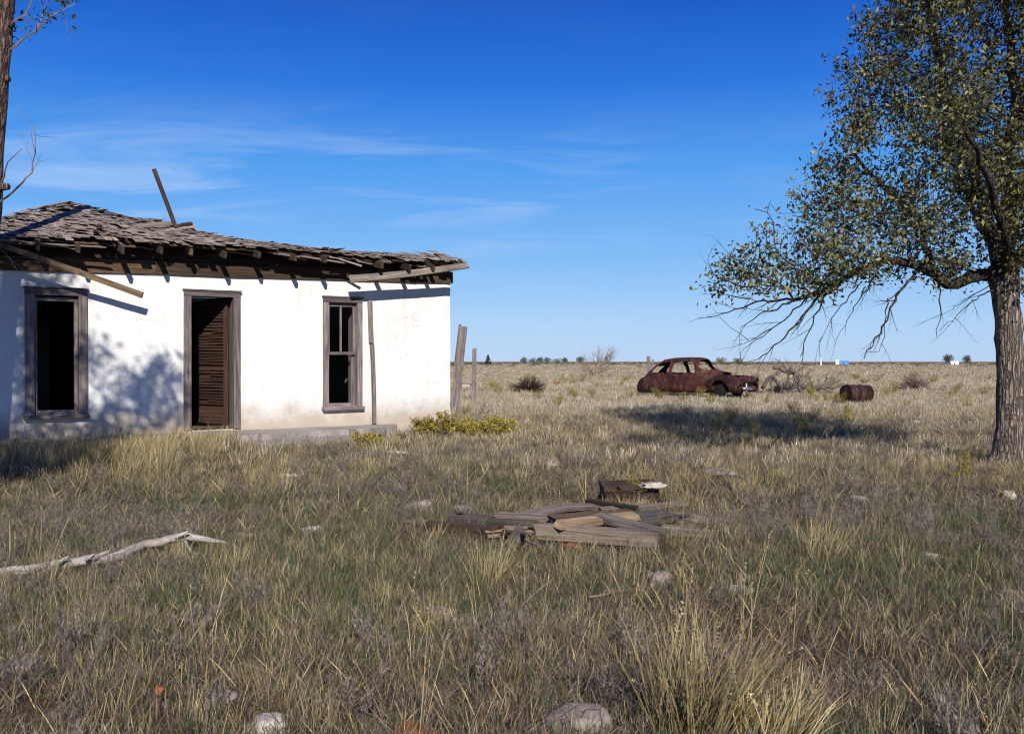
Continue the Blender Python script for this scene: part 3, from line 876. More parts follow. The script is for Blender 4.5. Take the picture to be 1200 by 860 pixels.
    for pts, r in droop:
        pp = subdiv([tp(*q) for q in pts], .09, .015)
        bn.append(pp[0]); bp.append(-1); br.append(r); cur = len(bn) - 1; m = len(pp)
        for i, p in enumerate(pp[1:]):
            q = (i + 1) / m
            bn.append(p); bp.append(cur); br.append(max(.0035, r * (1 - .8 * q))); cur = len(bn) - 1
            if q > .15 and random.random() < .55:
                d = (pp[min(i + 2, m - 1)] - pp[i]).normalized()
                a = Vector((random.gauss(0, .7), random.gauss(0, .7), random.gauss(-.15, .6)))
                twig_fan(bn, bp, br, cur, d + a * .8, random.uniform(.2, .55), max(.004, br[-1] * .55), 1, .6, -.06, .22)
    cand = [i for i in range(nb, len(nodes)) if .006 < rad[i] < .014 and nodes[i].y < TY + .3]
    pn, pp_, pr_ = [], [], []
    for i in random.sample(cand, min(90, len(cand))):
        pn.append(nodes[i].copy()); pp_.append(-1); pr_.append(.008)
        d = (nodes[i] - nodes[par[i]]).normalized()
        twig_fan(pn, pp_, pr_, len(pn) - 1, d + Vector((random.gauss(0, .4), -.5, random.gauss(.2, .4))), random.uniform(.5, 1.1), .008, 1, .5, .0, .15)
    b = MB(base); chain_tubes(b, nodes, par, rad, bump=.08); chain_tubes(b, pn, pp_, pr_); chain_tubes(b, bn, bp, br); b.build('branches', M['bark_dark'], T, True)
    pts = []
    for i in crown_ids:
        p = nodes[i]; px = CX + F * p.x / p.y; py = HY - F * (p.z - EYE) / p.y
        dens = 1. if px > 940 else (.8 if px > 885 else .5)
        if py > 335: dens *= .35
        if noise.noise((p.x * 1.1, p.y * 1.1, p.z * 1.1)) < -.16: dens *= .2
        if random.random() < dens * .7: pts.append(p - base)
    extra = [p - base for p, r in zip(bn, br) if r < .006 and p.x < 4.6 and p.z > 2.2 and random.random() < .10]
    leaf_mesh('crown', pts, None, 64, .11, .072, [(.055, .06, .024), (.08, .08, .032), (.115, .10, .036), (.045, .053, .024), (.21, .175, .06), (.075, .075, .034), (.16, .15, .065), (.24, .21, .085), (.035, .042, .02)], T, M['leaf'])
    print('tree nodes', len(nodes), 'leaf pts', len(pts))
    if extra: pass
    return T
big_tree()

# ------------------------------------------------------------------ dead tree at the left edge
def left_tree():
    Y = 13.4
    base = Vector(((-30 - CX) / F * Y, Y, gz((-30 - CX) / F * Y, Y)))
    T = empty('bare_tree', base, 'slender straight brown trunk with bare twigs leaning at the left edge before the house', 'tree')
    tr = [Vector((base.x, Y, base.z - .1))] + [at(px, py, Y) for px, py in ((-22, 400), (-14, 300), (-8, 245), (-3, 150), (6, 50), (11, -30), (16, -110), (18, -200))]
    tr = subdiv(tr, .3, .006); m = len(tr)
    b = MB(base); b.tube(tr, [.135 - .05 * i / m for i in range(m)], 14, bump=.06)
    # knots
    for (px, py) in ((4, 220), (5, 94), (10, 30)):
        b.tube([at(px - 8, py, Y), at(px + 6, py - 1, Y - .05)], [.07, .05], 7, bump=.1)
    b.build('trunk', M['bark_left'], T, True)
    n, p, r = [], [], []
    def add(pts, rr, fan=.8, L_=.8, dep=2):
        pp = subdiv([at(*q) for q in pts], .1, .012); n.append(pp[0]); p.append(-1); r.append(rr); cur = len(n) - 1; m = len(pp)
        for i, q in enumerate(pp[1:]):
            n.append(q); p.append(cur); r.append(max(.004, rr * (1 - .75 * i / m))); cur = len(n) - 1
            if random.random() < fan and i > 2:
                d = (pp[min(i + 2, m - 1)] - pp[i]).normalized()
                twig_fan(n, p, r, cur, d + Vector((random.gauss(0, .6), random.gauss(0, .5), random.gauss(.1, .6))), random.uniform(.25, L_), max(.004, r[cur] * .5), dep, .6, .02, .2)
    add([(10, 60, Y), (35, 42, Y - .1), (60, 20, Y - .2), (90, 5, Y - .2)], .018, .45, .5, 1)
    add([(14, 30, Y), (35, 10, Y + .1), (50, -20, Y + .2)], .014, .4, .5, 1)
    add([(-2, 240, Y), (15, 226, Y - .2), (38, 203, Y - .3), (42, 180, Y - .3), (40, 150, Y - .3)], .016, .4, .45, 2)
    add([(2, 215, Y), (10, 190, Y - .2), (26, 175, Y - .3)], .010, .4, .4, 1)
    add([(-6, 290, Y), (6, 296, Y - .3), (16, 310, Y - .5)], .008, .6, .5, 2)
    # bare limbs above and left of the frame; they throw the streaked shade on the wall's left end
    add([(-10, 120, Y), (-70, 60, Y - .4), (-130, -40, Y - .8)], .05, .5, 1.3, 2)
    add([(10, -20, Y), (60, -120, Y - .6), (90, -220, Y - 1)], .045, .5, 1.2, 2)
    add([(-15, 200, Y), (-80, 170, Y - .6), (-150, 120, Y - 1.2)], .05, .6, 1.2, 2)
    b = MB(base); chain_tubes(b, n, p, r); b.build('twigs', M['twig'], T)
    pts = [q - base for q, rr in zip(n, r) if rr < .008 and (q.z > 5.9 or q.x < -8) and random.random() < .3]
    pts += [at(6 + random.gauss(0, 8), 24 + random.gauss(0, 10), Y) - base for _ in range(14)]
    leaf_mesh('crown', pts, None, 4, .09, .08, [(.06, .08, .03), (.08, .10, .035)], T, M['leaf'])
left_tree()

# tree standing left of the camera, outside the picture: it throws the leafy shade on the wall and the yard
def side_tree(base, blobs, name, label, dens=90, nleaf=26):
    base = Vector(base); base.z = gz(base.x, base.y)
    T = empty(name, base, label, 'tree')
    top = Vector((base.x, base.y, 3.0)); tr = subdiv([base - Vector((0, 0, .1)), base + Vector((.1, .05, 1.5)), top], .3, .01); m = len(tr)
    b = MB(base); b.tube(tr, [.2 - .05 * i / m for i in range(m)], 12, bump=.08); b.build('trunk', M['bark'], T, True)
    nodes = [top]; par = [-1]; A = []
    for (x, y, z, rx_, ry_, rz_) in blobs:
        for _ in range(int(rx_ * ry_ * rz_ * 450 + dens)):
            while True:
                u = Vector((random.uniform(-1, 1), random.uniform(-1, 1), random.uniform(-1, 1)))
                if u.length < 1: break
            A.append(Vector((x + u.x * rx_, y + u.y * ry_, z + u.z * rz_)))
    colonize(nodes, par, A, .2, 4., .3, 90)
    rad = pipe(nodes, par, .005, 2.3)
    b = MB(base); chain_tubes(b, nodes, par, rad); b.build('branches', M['bark_dark'], T, True)
    pts = [n - base for n, r in zip(nodes, rad) if r < .014]; print('side tree', len(nodes), len(pts), max(n.z for n in nodes))
    leaf_mesh('crown', pts, None, nleaf, .14, .11, [(.055, .065, .022), (.075, .08, .028), (.10, .095, .03)], T, M['leaf'])
    return T
def upsun(P, Y):
    return P + TOSUN * ((Y - P.y) / TOSUN.y)
BL = []
for (px, py, r, Yc) in [(178, 468, .50, 5.4), (150, 484, .36, 5.2), (196, 440, .34, 5.5), (160, 445, .22, 5.5), (28, 450, .5, 5.2), (14, 400, .5, 5.0), (22, 350, .45, 5.3), (58, 326, .34, 5.4), (40, 492, .4, 5.1), (80, 492, .32, 5.4), (6, 470, .6, 5.2), (8, 360, .6, 5.1), (34, 380, .4, 5.4), (36, 430, .4, 5.2), (40, 335, .4, 5.2), (66, 330, .3, 5.5), (120, 492, .3, 5.3)]:
    x, z = wall_at(px, py); c_ = upsun(h2w(x, 0, z), Yc); BL.append((c_.x, c_.y, c_.z, r, r, r * .85))
for (px, py, r, Yc) in [(20, 535, .7, 5.2), (70, 535, .6, 5.0), (120, 528, .5, 5.3), (0, 560, .6, 5.4), (160, 525, .3, 5.3), (30, 515, .6, 5.4), (90, 512, .5, 5.2), (140, 512, .35, 5.4), (50, 550, .5, 5.), (110, 545, .4, 5.2)]:
    c_ = upsun(gp(px, py), Yc); BL.append((c_.x, c_.y, c_.z, r, r, r * .6))
side_tree((-6.4, 4.4, 0), BL, 'yard_tree', 'leafy yard tree left of the viewpoint that shades the house front', 230, 44)

# ------------------------------------------------------------------ car
def car():
    ctr = Vector((7.5, 40., 0)); hd = Vector((.743, -.669, 0)).normalized(); rz = math.atan2(hd.y, hd.x)
    g = gz(ctr.x, ctr.y)
    T = empty('wrecked_car', (ctr.x, ctr.y, g + .02), 'rusted maroon vintage two-door sedan wreck without glass or hood sunk in grass', 'car', rz=rz)
    prof = [(-2.50, .40), (-2.43, .60), (-2.25, .84), (-2.0, 1.07), (-1.68, 1.33), (-1.35, 1.50), (-.9, 1.57), (-.3, 1.59), (.15, 1.585), (.38, 1.55), (.48, 1.49), (.86, 1.10), (1.0, 1.06), (1.42, 1.0)]
    wid = [(-2.50, .30), (-2.42, .42), (-2.2, .56), (-1.8, .68), (-1.2, .76), (-.3, .79), (.4, .77), (.86, .66), (1.42, .50)]
    def itp(tab, x):
        for (a, b_), (c_, d) in zip(tab, tab[1:]):
            if x <= c_: return b_ + (d - b_) * (x - a) / (c_ - a)
        return tab[-1][1]
    nx, nt = 130, 44
    z0 = .16
    vs, fs = [], []
    G = []
    for i in range(nx + 1):
        x = -2.50 + (1.42 + 2.50) * i / nx
        zr, w = itp(prof, x), itp(wid, x)
        row = []
        for j in range(nt * 2 + 1):
            th = math.pi * j / (nt * 2)
            cs, sn = math.cos(th), math.sin(th)
            e = 2 / 3.6
            y = w * math.copysign(abs(cs) ** e, cs); z = z0 + (zr - z0) * abs(sn) ** e
            k_ = 1 - .2 * sm((z - .88) / .6); y *= k_
            y *= 1 - .04 * sm((.45 - z) / .35)
            xx = x
            row.append(len(vs)); vs.append((xx, y + .006 * noise.noise((x * 3, z * 3, y)), z + .006 * noise.noise((x * 4, y * 4, 2))))
        G.append(row)
    def inpoly(x, z, P):
        c_ = False; n = len(P)
        for i in range(n):
            (a, b_), (d, e_) = P[i], P[i - 1]
            if (b_ > z) != (e_ > z) and x < (d - a) * (z - b_) / (e_ - b_) + a: c_ = not c_
        return c_
    QW = [(-1.80, .96), (-1.74, 1.08), (-1.52, 1.26), (-1.3, 1.37), (-.90, 1.42), (-.87, .95)]
    DW = [(-.72, .96), (-.72, 1.36), (-.62, 1.42), (.08, 1.43), (.20, 1.38), (.40, .98)]
    for i in range(nx):
        for j in range(nt * 2):
            q = [G[i][j], G[i + 1][j], G[i + 1][j + 1], G[i][j + 1]]
            c_ = [sum(vs[t_][k_] for t_ in q) / 4 for k_ in range(3)]
            x, y, z = c_
            if abs(y) > .3 and x < .42 and (inpoly(x, z, QW) or inpoly(x, z, DW)): continue
            if .46 < x < .85 and z > 1.08 and abs(y) < .57 and not (abs(y) < .02): continue       # windscreen
            
            if -2.15 < x < -1.62 and abs(y) < .36 and z > .9 and z < 1.24: continue               # rear window
            # rear wheel cut-out
            fs.append(tuple(q))
    me = bpy.data.meshes.new('body'); me.from_pydata(vs, [], fs)
    bm = bmesh.new(); bm.from_mesh(me); bmesh.ops.remove_doubles(bm, verts=bm.verts, dist=1e-4)
    bmesh.ops.recalc_face_normals(bm, faces=bm.faces); loose = [v for v in bm.verts if not v.link_faces]
    bmesh.ops.delete(bm, geom=loose, context='VERTS'); bm.to_mesh(me); bm.free()
    body = link('body', me, M['rust'], T, True)
    md = body.modifiers.new('thick', 'SOLIDIFY'); md.thickness = .025; md.offset = -1
    # door shut lines as raised seams + handle
    for s_ in (-1, 1):
        b = MB()
        def sy(x, z):
            w = itp(wid, x); zr = itp(prof, x); e = 2 / 3.6
            r = min(.999, (z - z0) / (zr - z0)); c0 = (1 - r ** (2 / e)) ** .5
            return s_ * w * c0 ** e * (1 - .2 * sm((z - .88) / .6))
        for xx in (-.8, .52):
            pp = [(xx, sy(xx, z) + s_ * .006, z) for z in (.2, .4, .6, .8, .95)]
            b.tube(pp, [.012] * 5, 5)
        b.tube([(x, sy(x, .92) + s_ * .005, .92) for x in (-1.9, -1.4, -.9, -.4, .1, .6, 1.0)], [.014] * 7, 5)
        d = b.build('door_seam', M['rust_dark'], T)
        b = MB(); b.tube([(-.62, sy(-.62, .86) + s_ * .012, .86), (-.62, sy(-.62, .86) + s_ * .05, .86), (-.5, sy(-.5, .86) + s_ * .05, .86)], [.012] * 3, 6); b.build('door_handle', M['chrome'], T)
        # rear fender: teardrop bulge
        def fender(name, xs, yc, prof_, half, arch=None, mat='rust'):
            V, FF = [], []; n = len(xs); m = 22
            for i, x in enumerate(xs):
                zt, zb, w = prof_(x)
                for j in range(m + 1):
                    th = math.pi * j / m - math.pi / 2
                    e = 2 / 2.8
                    cs, sn = math.cos(th), math.sin(th)
                    y = s_ * (yc + w * abs(cs) ** e * (1 if half else 1)); z = (zt + zb) / 2 + (zt - zb) / 2 * math.copysign(abs(sn) ** e, sn)
                    if arch:
                        ax, az, ar = arch
                        if abs(x - ax) < ar: 
                            zc = az + math.sqrt(ar * ar - (x - ax) ** 2); z = max(z, min(zc, zt - .02))
                    V.append((x, y, z))
            for i in range(n - 1):
                for j in range(m):
                    a = i * (m + 1) + j; FF.append((a, a + 1, a + m + 2, a + m + 1))
            me = bpy.data.meshes.new(name); me.from_pydata(V, [], FF); me.update()
            o = link(name, me, M[mat], T, True); md = o.modifiers.new('thick', 'SOLIDIFY'); md.thickness = .02
            return o
        def rp_(x):
            q = (x + 2.42) / 1.25; h = math.sin(math.pi * min(1, max(0, q)) ** .75)
            return .22 + .56 * max(0, h) ** .6, .14, .03 + .2 * max(0, h) ** .7
        fender('rear_fender', [-2.42 + 1.25 * i / 26 for i in range(27)], .62, rp_, True, mat='rust_dark')
        def fp_(x):
            q = (x - .55) / 1.85; h = min(1, q / .45)
            zt = .45 + .42 * math.sin(min(1, q / .55) * math.pi / 2) - .10 * sm((q - .7) / .3) * 1.2
            return zt, .2, .05 + .25 * math.sin(min(1, q / .5) * math.pi / 2) - .04 * sm((q - .9) / .1)
        fender('front_fender', [.55 + 1.85 * i / 44 for i in range(45)], .50, fp_, True, arch=(1.5, .28, .42), mat='rust_dark')
        # headlight bucket: rusted ring, a black disc paints the shade of the empty hole
        b = MB()
        ring = [(2.40 - .0, s_ * .63 + .13 * math.cos(a), .66 + .13 * math.sin(a)) for a in [2 * math.pi * i / 16 for i in range(17)]]
        b.tube(ring, [.022] * 17, 6); hl = b.build('headlight', M['rust'], T, True)
        b = MB(); b.tube([(2.37, s_ * .63, .66), (2.41, s_ * .63, .66)], [.12, .12], 16); b.build('bucket', M['black'], hl)
        b = MB(); b.tube([(1.5, s_ * .60, .26), (1.5, s_ * .74, .26)], [.25, .25], 20); b.tube([(1.5, s_ * .741, .26), (1.5, s_ * .76, .26)], [.17, .14], 16)
        b.build('wheel', M['black'], T)
    # nose: rolled upper panel between the lamps, grille bars, apron, radiator support
    b = MB()
    pp = [(2.30 + .10 * math.cos(a) * 1, .0, 0) for a in (0,)]
    ys = [-.56 + 1.12 * i / 12 for i in range(13)]
    b.tube([(2.22 + .10 * (1 - (y / .56) ** 2), y, .70) for y in ys], [.15] * 13, 14, c=.6)
    b.tube([(2.28 + .10 * (1 - (y / .6) ** 2), y, .36) for y in ys], [.10] * 13, 10, c=.3)
    b.build('nose_panel', M['rust'], T, True)
    b = MB()
    for i in range(5): b.tube([(2.27 + .1 * (1 - (y / .6) ** 2), y * .9, .46 + i * .03) for y in ys], [.009] * 13, 5)
    b.box(1.7, 2.2, -.30, .30, .25, .62, c=.2); b.build('grille', M['rust_dark'], T)
    b = MB(); b.box(1.43, 2.1, -.26, .26, .3, .72); b.tube([(1.5, 0, .72), (1.9, 0, .72)], [.1, .1], 10); b.build('engine', M['rust_dark'], T)
    b = MB(); b.tube([(2.52, -.72, .37), (2.56, -.4, .37), (2.57, -.1, .34)], [.05, .055, .05], 8); b.box(2.50, 2.57, -.52, -.46, .2, .58, c=.5); b.build('bumper', M['chrome'], T, True)
    # far bits inside: seat back, floor
    b = MB(); b.box(-1.2, -1.05, -.55, .55, .3, .85); b.box(-.35, -.2, -.55, .55, .3, .82); b.box(-2.2, 1.3, -.6, .6, .17, .2, c=.4); b.build('seat', M['rust_dark'], T)
    b = MB(); b.tube([(.62, -.33 + .2 * math.cos(a), .98 + .17 * math.sin(a)) for a in [6.283 * i / 14 for i in range(15)]], [.012] * 15, 5); b.build('steering_wheel', M['black'], T)
car()

# ------------------------------------------------------------------ barrel and mid-ground objects
CLEAR = [(7.2, 39.2, 1.1), (8.6, 38.0, 1.0), (5.8, 40.6, .9)]
def barrel():
    p = gp(1004, 473); p.z += .33; CLEAR.append((p.x, p.y - .3, .75))
    a = empty('rusty_barrel', (p.x, p.y, p.z - .27), 'rusty steel drum lying on its side right of the wrecked car', 'barrel')
    a.rotation_euler = (0, 0, R(22)); a.scale = (1.14, 1.06, 1.06)
    b = MB(); xs = [-.44, -.43, -.16, -.145, -.13, .13, .145, .16, .43, .44]; rr = [.285, .295, .285, .30, .285, .285, .30, .285, .295, .285]
    b.tube([(x, .03 * math.sin(x * 3), .27 - .02 * x) for x in xs], rr, 28, cap=False, bump=.03); o = b.build('shell', M['rust_barrel'], a, True)
    b = MB(); b.tube([(-.425, 0, .27), (-.42, 0, .27)], [.28, .28], 24); b.build('lid', M['rust_dark'], a)
    b = MB(); b.tube([(.42, 0, .27), (.425, 0, .27)], [.28, .28], 24); b.build('lid', M['rust_dark'], a)
barrel()

def twiggy(name, base, label, cat, roots, mat='deadtwig', group=None, part='twigs', leaves=None):
    T = empty(name, base, label, cat, group)
    n, p, r = [], [], []
    for (off, d, L_, rr, dep, spread, grav) in roots:
        n.append(Vector(base) + Vector(off)); p.append(-1); r.append(rr)
        twig_fan(n, p, r, len(n) - 1, d, L_, rr, dep, spread, grav, .22)
    b = MB(base); chain_tubes(b, n, p, r); b.build(part, M[mat], T)
    return T, n, r
# bare dead tree in the middle distance
p = gp(698, 444); S = p.y / 1150
twiggy('dead_sapling', p, 'small bare leafless tree standing alone left of the wrecked car', 'tree',
       [((-.1 + .06 * i, 0, -.05), (math.sin(an) * .8, random.uniform(-.3, .3), 1), 2.75 * ln_, .06, 3, .6, .03) for i, (an, ln_) in enumerate([(-.75, .75), (-.35, .8), (.05, .9), (.35, 1.05), (.75, 1.0)])], 'deadtwig', part='branches')
# fallen dead limbs right of the car
def limb_tangle():
    Y = gp(930, 462).y; base = gp(932, 462)
    T = empty('fallen_limbs', base, 'tangle of bleached dead limbs on the ground beside the car front', 'dead branch')
    for pts, r in [([(893, 455, 0), (898, 447, .1), (905, 441, .1), (911, 449, 0), (918, 458, -.1), (924, 463, -.2)], .07), ([(906, 431, .3), (913, 430, .3), (922, 435, .2), (932, 437, .1), (938, 446, 0), (936, 455, -.1)], .09),
                   ([(925, 463, -.2), (940, 460, -.1), (955, 457, 0), (968, 453, .1), (978, 447, .2), (985, 445, .3)], .10), ([(912, 463, 0), (920, 452, .1), (924, 440, .2), (926, 430, .2)], .05),
                   ([(940, 459, 0), (952, 461, -.2), (975, 459, -.3)], .08), ([(936, 446, .2), (944, 440, .3), (950, 432, .4)], .05), ([(920, 464, -.3), (932, 457, -.2), (946, 452, 0)], .06), ([(968, 453, .1), (976, 455, 0), (984, 452, 0)], .05), ([(900, 462, .3), (912, 455, .2), (930, 452, .1), (948, 456, .1)], .06), ([(928, 461, .2), (934, 449, .1), (930, 440, 0), (937, 433, 0)], .05),
                   ([(905, 460, 0), (903, 448, .2), (909, 438, .3), (918, 431, .3)], .05), ([(944, 460, .3), (958, 452, .2), (972, 447, .1)], .06), ([(914, 458, -.2), (930, 462, -.3), (950, 463, -.3)], .07)]:
        n, p, rr = [], [], []
        pp = subdiv([at(a, c_, Y + d) for a, c_, d in pts], .15, .02); m = len(pp)
        n.append(pp[0]); p.append(-1); rr.append(r); cur = 0
        for i, q in enumerate(pp[1:]):
            n.append(q); p.append(cur); rr.append(max(.025, 1.4 * r * (1 - .7 * i / m))); cur = len(n) - 1
            if random.random() < .5: twig_fan(n, p, rr, cur, (random.gauss(0, 1), random.gauss(0, .6), random.gauss(.5, .6)), random.uniform(.3, .9), .03, 1, .6, 0, .25)
        b = MB(base); chain_tubes(b, n, p, rr); b.build('limb', M['wood_grey'], T)
limb_tangle()
# tumbleweed-like dead bushes
def dome_bush(px, py, wpx, hpx, label, mat, n=60):
    p = gp(px, py); s = p.y / F; CLEAR.append((p.x, p.y - .35, wpx * s * .5 + .1))
    rts = []
    for i in range(n):
        a = random.uniform(0, 6.283); e = random.uniform(.1, 1.45)
        d = (math.cos(a) * math.cos(e) * wpx / hpx * .55, math.sin(a) * math.cos(e) * wpx / hpx * .6, math.sin(e))
        rts.append(((math.cos(a) * .1, math.sin(a) * .1, .02), d, random.uniform(.8, 1.3) * wpx * .5 * s * (1.15 - .25 * math.sin(e)), .026, 2, .7, -.05))
    return twiggy('dead_bush', p, label, 'bush', rts, mat, part='twigs')
dome_bush(620, 461, 34, 19, 'round dark brown dead bush between the fence post and the bare tree', 'wood_dark', 170)
dome_bush(1069, 458, 36, 18, 'low domed reddish dead bush right of the rusty drum', 'twig', 120)
dome_bush(915, 462, 26, 14, 'dark brush heap among the bleached limbs at the car front', 'wood_dark', 80)
# rusty can with a spike
p = gp(653, 453); T = empty('rusty_can', p, 'small square rusty can with a spike in the far grass', 'can')
b = MB(); b.box(-.16, .16, -.12, .12, 0, .22); b.box(-.175, .175, -.135, .135, .222, .25, c=.8); b.build('box', M['rust_orange'], T)
b = MB(); b.tube([(.1, 0, .25), (.12, 0, .5)], [.015, .01], 5); b.build('spike', M['rust_dark'], T)
# low sheet of scrap on the ground
p0, p1 = gp(656, 461, .06), gp(686, 465, .05)
single_plank('scrap_board', p0, p1, .10, .05, 'wood_frame', 'long purple-grey board lying in the far grass near the dead bush', 'board', rag=.08, segs=3)
p0, p1 = gp(660, 467, .05), gp(680, 470, .04)
single_plank('scrap_board', p0, p1, .12, .04, 'wood_sheath', 'shorter brown board in front of the long purple-grey board', 'board', rag=.08, segs=3)
p0, p1 = gp(536, 449, .18), gp(556, 451, .16)
single_plank('scrap_board', p0, p1, .12, .05, 'rust_barrel', 'dark reddish board lying by the leaning fence post', 'board', rag=.05)
p0, p1 = gp(557, 456, .06), gp(582, 457, .06)
single_plank('scrap_board', p0, p1, .08, .04, 'wood_grey', 'thin grey board on the ground beside the white bucket', 'board', rag=.05)
p = gp(546, 456); T = empty('white_bucket', p, 'dented white bucket lying by the leaning fence post', 'bucket')
b = MB(); b.tube([(-.22, 0, .13), (.20, .05, .13)], [.15, .12], 14, bump=.1); b.build('shell', M['plaster'], T, True)
b = MB(); b.tube([(-.23, .15 * math.cos(a), .13 + .15 * math.sin(a)) for a in [6.283 * i / 12 for i in range(13)]], [.012] * 13, 5); b.build('rim', M['chrome'], T)

def post(px0, py0, px1, py1, Y, w, label, mat='wood_frame', split=True):
    p0, p1 = at(px0, py0, Y), at(px1, py1, Y); p0.z = gz(p0.x, p0.y) - .05
    b = MB(p0)
    b.plank(p0, p1, w, w * .85, up=(0, 1, 0), segs=4, rag=.07, c=.5)
    if split: b.plank(p0.lerp(p1, .55) + Vector((-.5 * w, 0, 0)), p1 + (p1 - p0) * .02 + Vector((-.45 * w, .02, 0)), w * .35, w * .5, up=(0, 1, 0), rag=.08, c=.2)
    return tag(b.build('fence_post', M[mat], loc=p0), label, 'post', 'old fence posts')
post(532, 452, 543, 383, 28, .22, 'thick grey fence post leaning right beside the house corner')
post(555, 450, 556, 408, 36, .15, 'upright grey fence post right of the leaning post', split=False)
post(760, 440, 760, 418, 52, .17, 'short fence post sticking up behind the wrecked car', split=False)
post(765, 440, 765, 421, 55, .10, 'thin stake just right of the post behind the car', split=False)
post(570, 453, 569, 449, 58, .13, 'tiny post stub right of the upright fence post', split=False)
post(586, 453, 586, 449, 58, .12, 'tiny post stub nearest the round dead bush', split=False)
p0, p1 = gp(853, 472, .05), gp(876, 473, .05)
single_plank('scrap_board', p0, p1, .08, .04, 'wood_pile', 'pale narrow board lying in grass in front of the wrecked car', 'board', rag=.05)

# ------------------------------------------------------------------ plank pile
def pile(a, c_, ha, hb, w, t_, mat, label, name='old_plank', up=(0, -.25, 1), **kw):
    return single_plank(name, gp(*a, ha), gp(*c_, hb), w, t_, mat, label, 'plank', 'collapsed pile of old planks', up=up, **kw)
pile((629, 622), (772, 632),   .13, .12, .085, .115, 'wood_pile', 'thick squared beam along the front of the plank pile', name='timber_beam', up=(0, -.05, 1), rag=.05, segs=2)
pile((530, 607), (632, 612), .12, .14, .085, .07, 'wood_grey', 'rounded grey beam running left from the front beam', name='timber_beam', rag=.06, segs=2)
pile((497, 617), (585, 623), .06, .07, .10, .085, 'wood_sheath', 'dark brown beam low at the left of the plank pile', name='timber_beam', rag=.06, segs=4)
pile((472, 611), (545, 614), .07, .07, .05, .03, 'wood_pile', 'thin pale strip at the left tip of the plank pile', rag=.05)
pile((572, 626), (625, 620), .06, .07, .09, .03, 'wood_tan', 'short tan board under the left beam', rag=.05)
pile((585, 604), (702, 611), .17, .18, .10, .03, 'wood_pile', 'long pale board lying over the left beams', rag=.07, segs=3)
pile((615, 604), (702, 594), .17, .16, .13, .03, 'wood_pile', 'warped pale board arching up at the back of the pile', rag=.05, segs=6, bow=.03)
pile((648, 608), (740, 600), .20, .18, .11, .035, 'wood_sheath', 'dark brown board crossing the middle of the plank pile', rag=.05, segs=2)
pile((655, 615), (745, 604), .19, .2, .09, .05, 'wood_tan', 'brown board just behind the front beam', rag=.05, segs=3)
pile((715, 612), (784, 603), .16, .15, .26, .03, 'wood_grey', 'wide grey board tilted at the right of the pile', rag=.06, segs=4)
pile((700, 605), (782, 626), .22, .15, .07, .06, 'wood_grey', 'narrow grey rail slanting down over the wide grey board', rag=.05, segs=3)
pile((706, 597), (802, 590), .16, .12, .08, .025, 'wood_pile', 'thin pale lath sticking out to the right at the back', rag=.04, segs=4)
pile((790, 607), (856, 616), .10, .05, .16, .05, 'wood_grey', 'short weathered grey board lying apart at the right end', rag=.08, segs=4)
pile((775, 620), (835, 626), .10, .05, .12, .04, 'wood_grey', 'grey board half buried in grass right of the front beam', rag=.08, segs=4)
pile((598, 640), (612, 621), .03, .16, .10, .05, 'wood_grey', 'short stub of board standing tilted before the front beam', up=(0, -1, .3), rag=.03)
pile((640, 598), (690, 602), .12, .14, .16, .03, 'wood_sheath', 'brown board sunk in the middle of the pile', rag=.05)
pile((690, 588), (748, 597), .18, .16, .06, .05, 'wood_dark', 'dark stick lying toward the broken crate', rag=.05)
for i in range(14):
    px, py = random.uniform(520, 830), random.uniform(598, 636); a_ = random.gauss(0, 6)
    L2 = random.uniform(14, 42)
    single_plank('wood_splinter', gp(px, py, random.uniform(.06, .2)), gp(px + L2, py + a_, random.uniform(.05, .18)), random.uniform(.02, .05), .016, random.choice(['wood_pile', 'wood_grey', 'wood_sheath']),
                 'thin broken splinter of old wood lying on the plank pile', 'splinter', 'splinters on the plank pile', rag=.08, segs=3, twist=random.uniform(-.15, .15))
# crate: sunken dark timber box behind the pile
c0 = gp(738, 592)
T = empty('broken_crate', c0, 'dark broken timber crate half sunk behind the plank pile', 'crate')
b = MB(); Lh = .28
b.plank((-Lh, -.2, .08), (Lh, -.16, .075), .04, .17, segs=2, rag=.03, c=.0); b.build('front_board', M['wood_dark'], T)
b = MB(); b.plank((-Lh, .24, .11), (Lh, .26, .13), .04, .22, rag=.03); b.build('back_board', M['wood_dark'], T)
b = MB(); b.plank((-Lh + .02, -.17, .1), (-Lh + .02, .22, .1), .04, .2); b.build('end_board', M['wood_dark'], T)
b = MB(); b.plank((Lh - .02, -.14, .1), (Lh - .02, .24, .1), .04, .2); b.build('end_board', M['wood_dark'], T)
b = MB(); b.plank((-.12, -.17, .2), (Lh + .05, -.1, .22), .13, .03, rag=.06, c=.3); b.build('top_board', M['wood_sheath'], T)

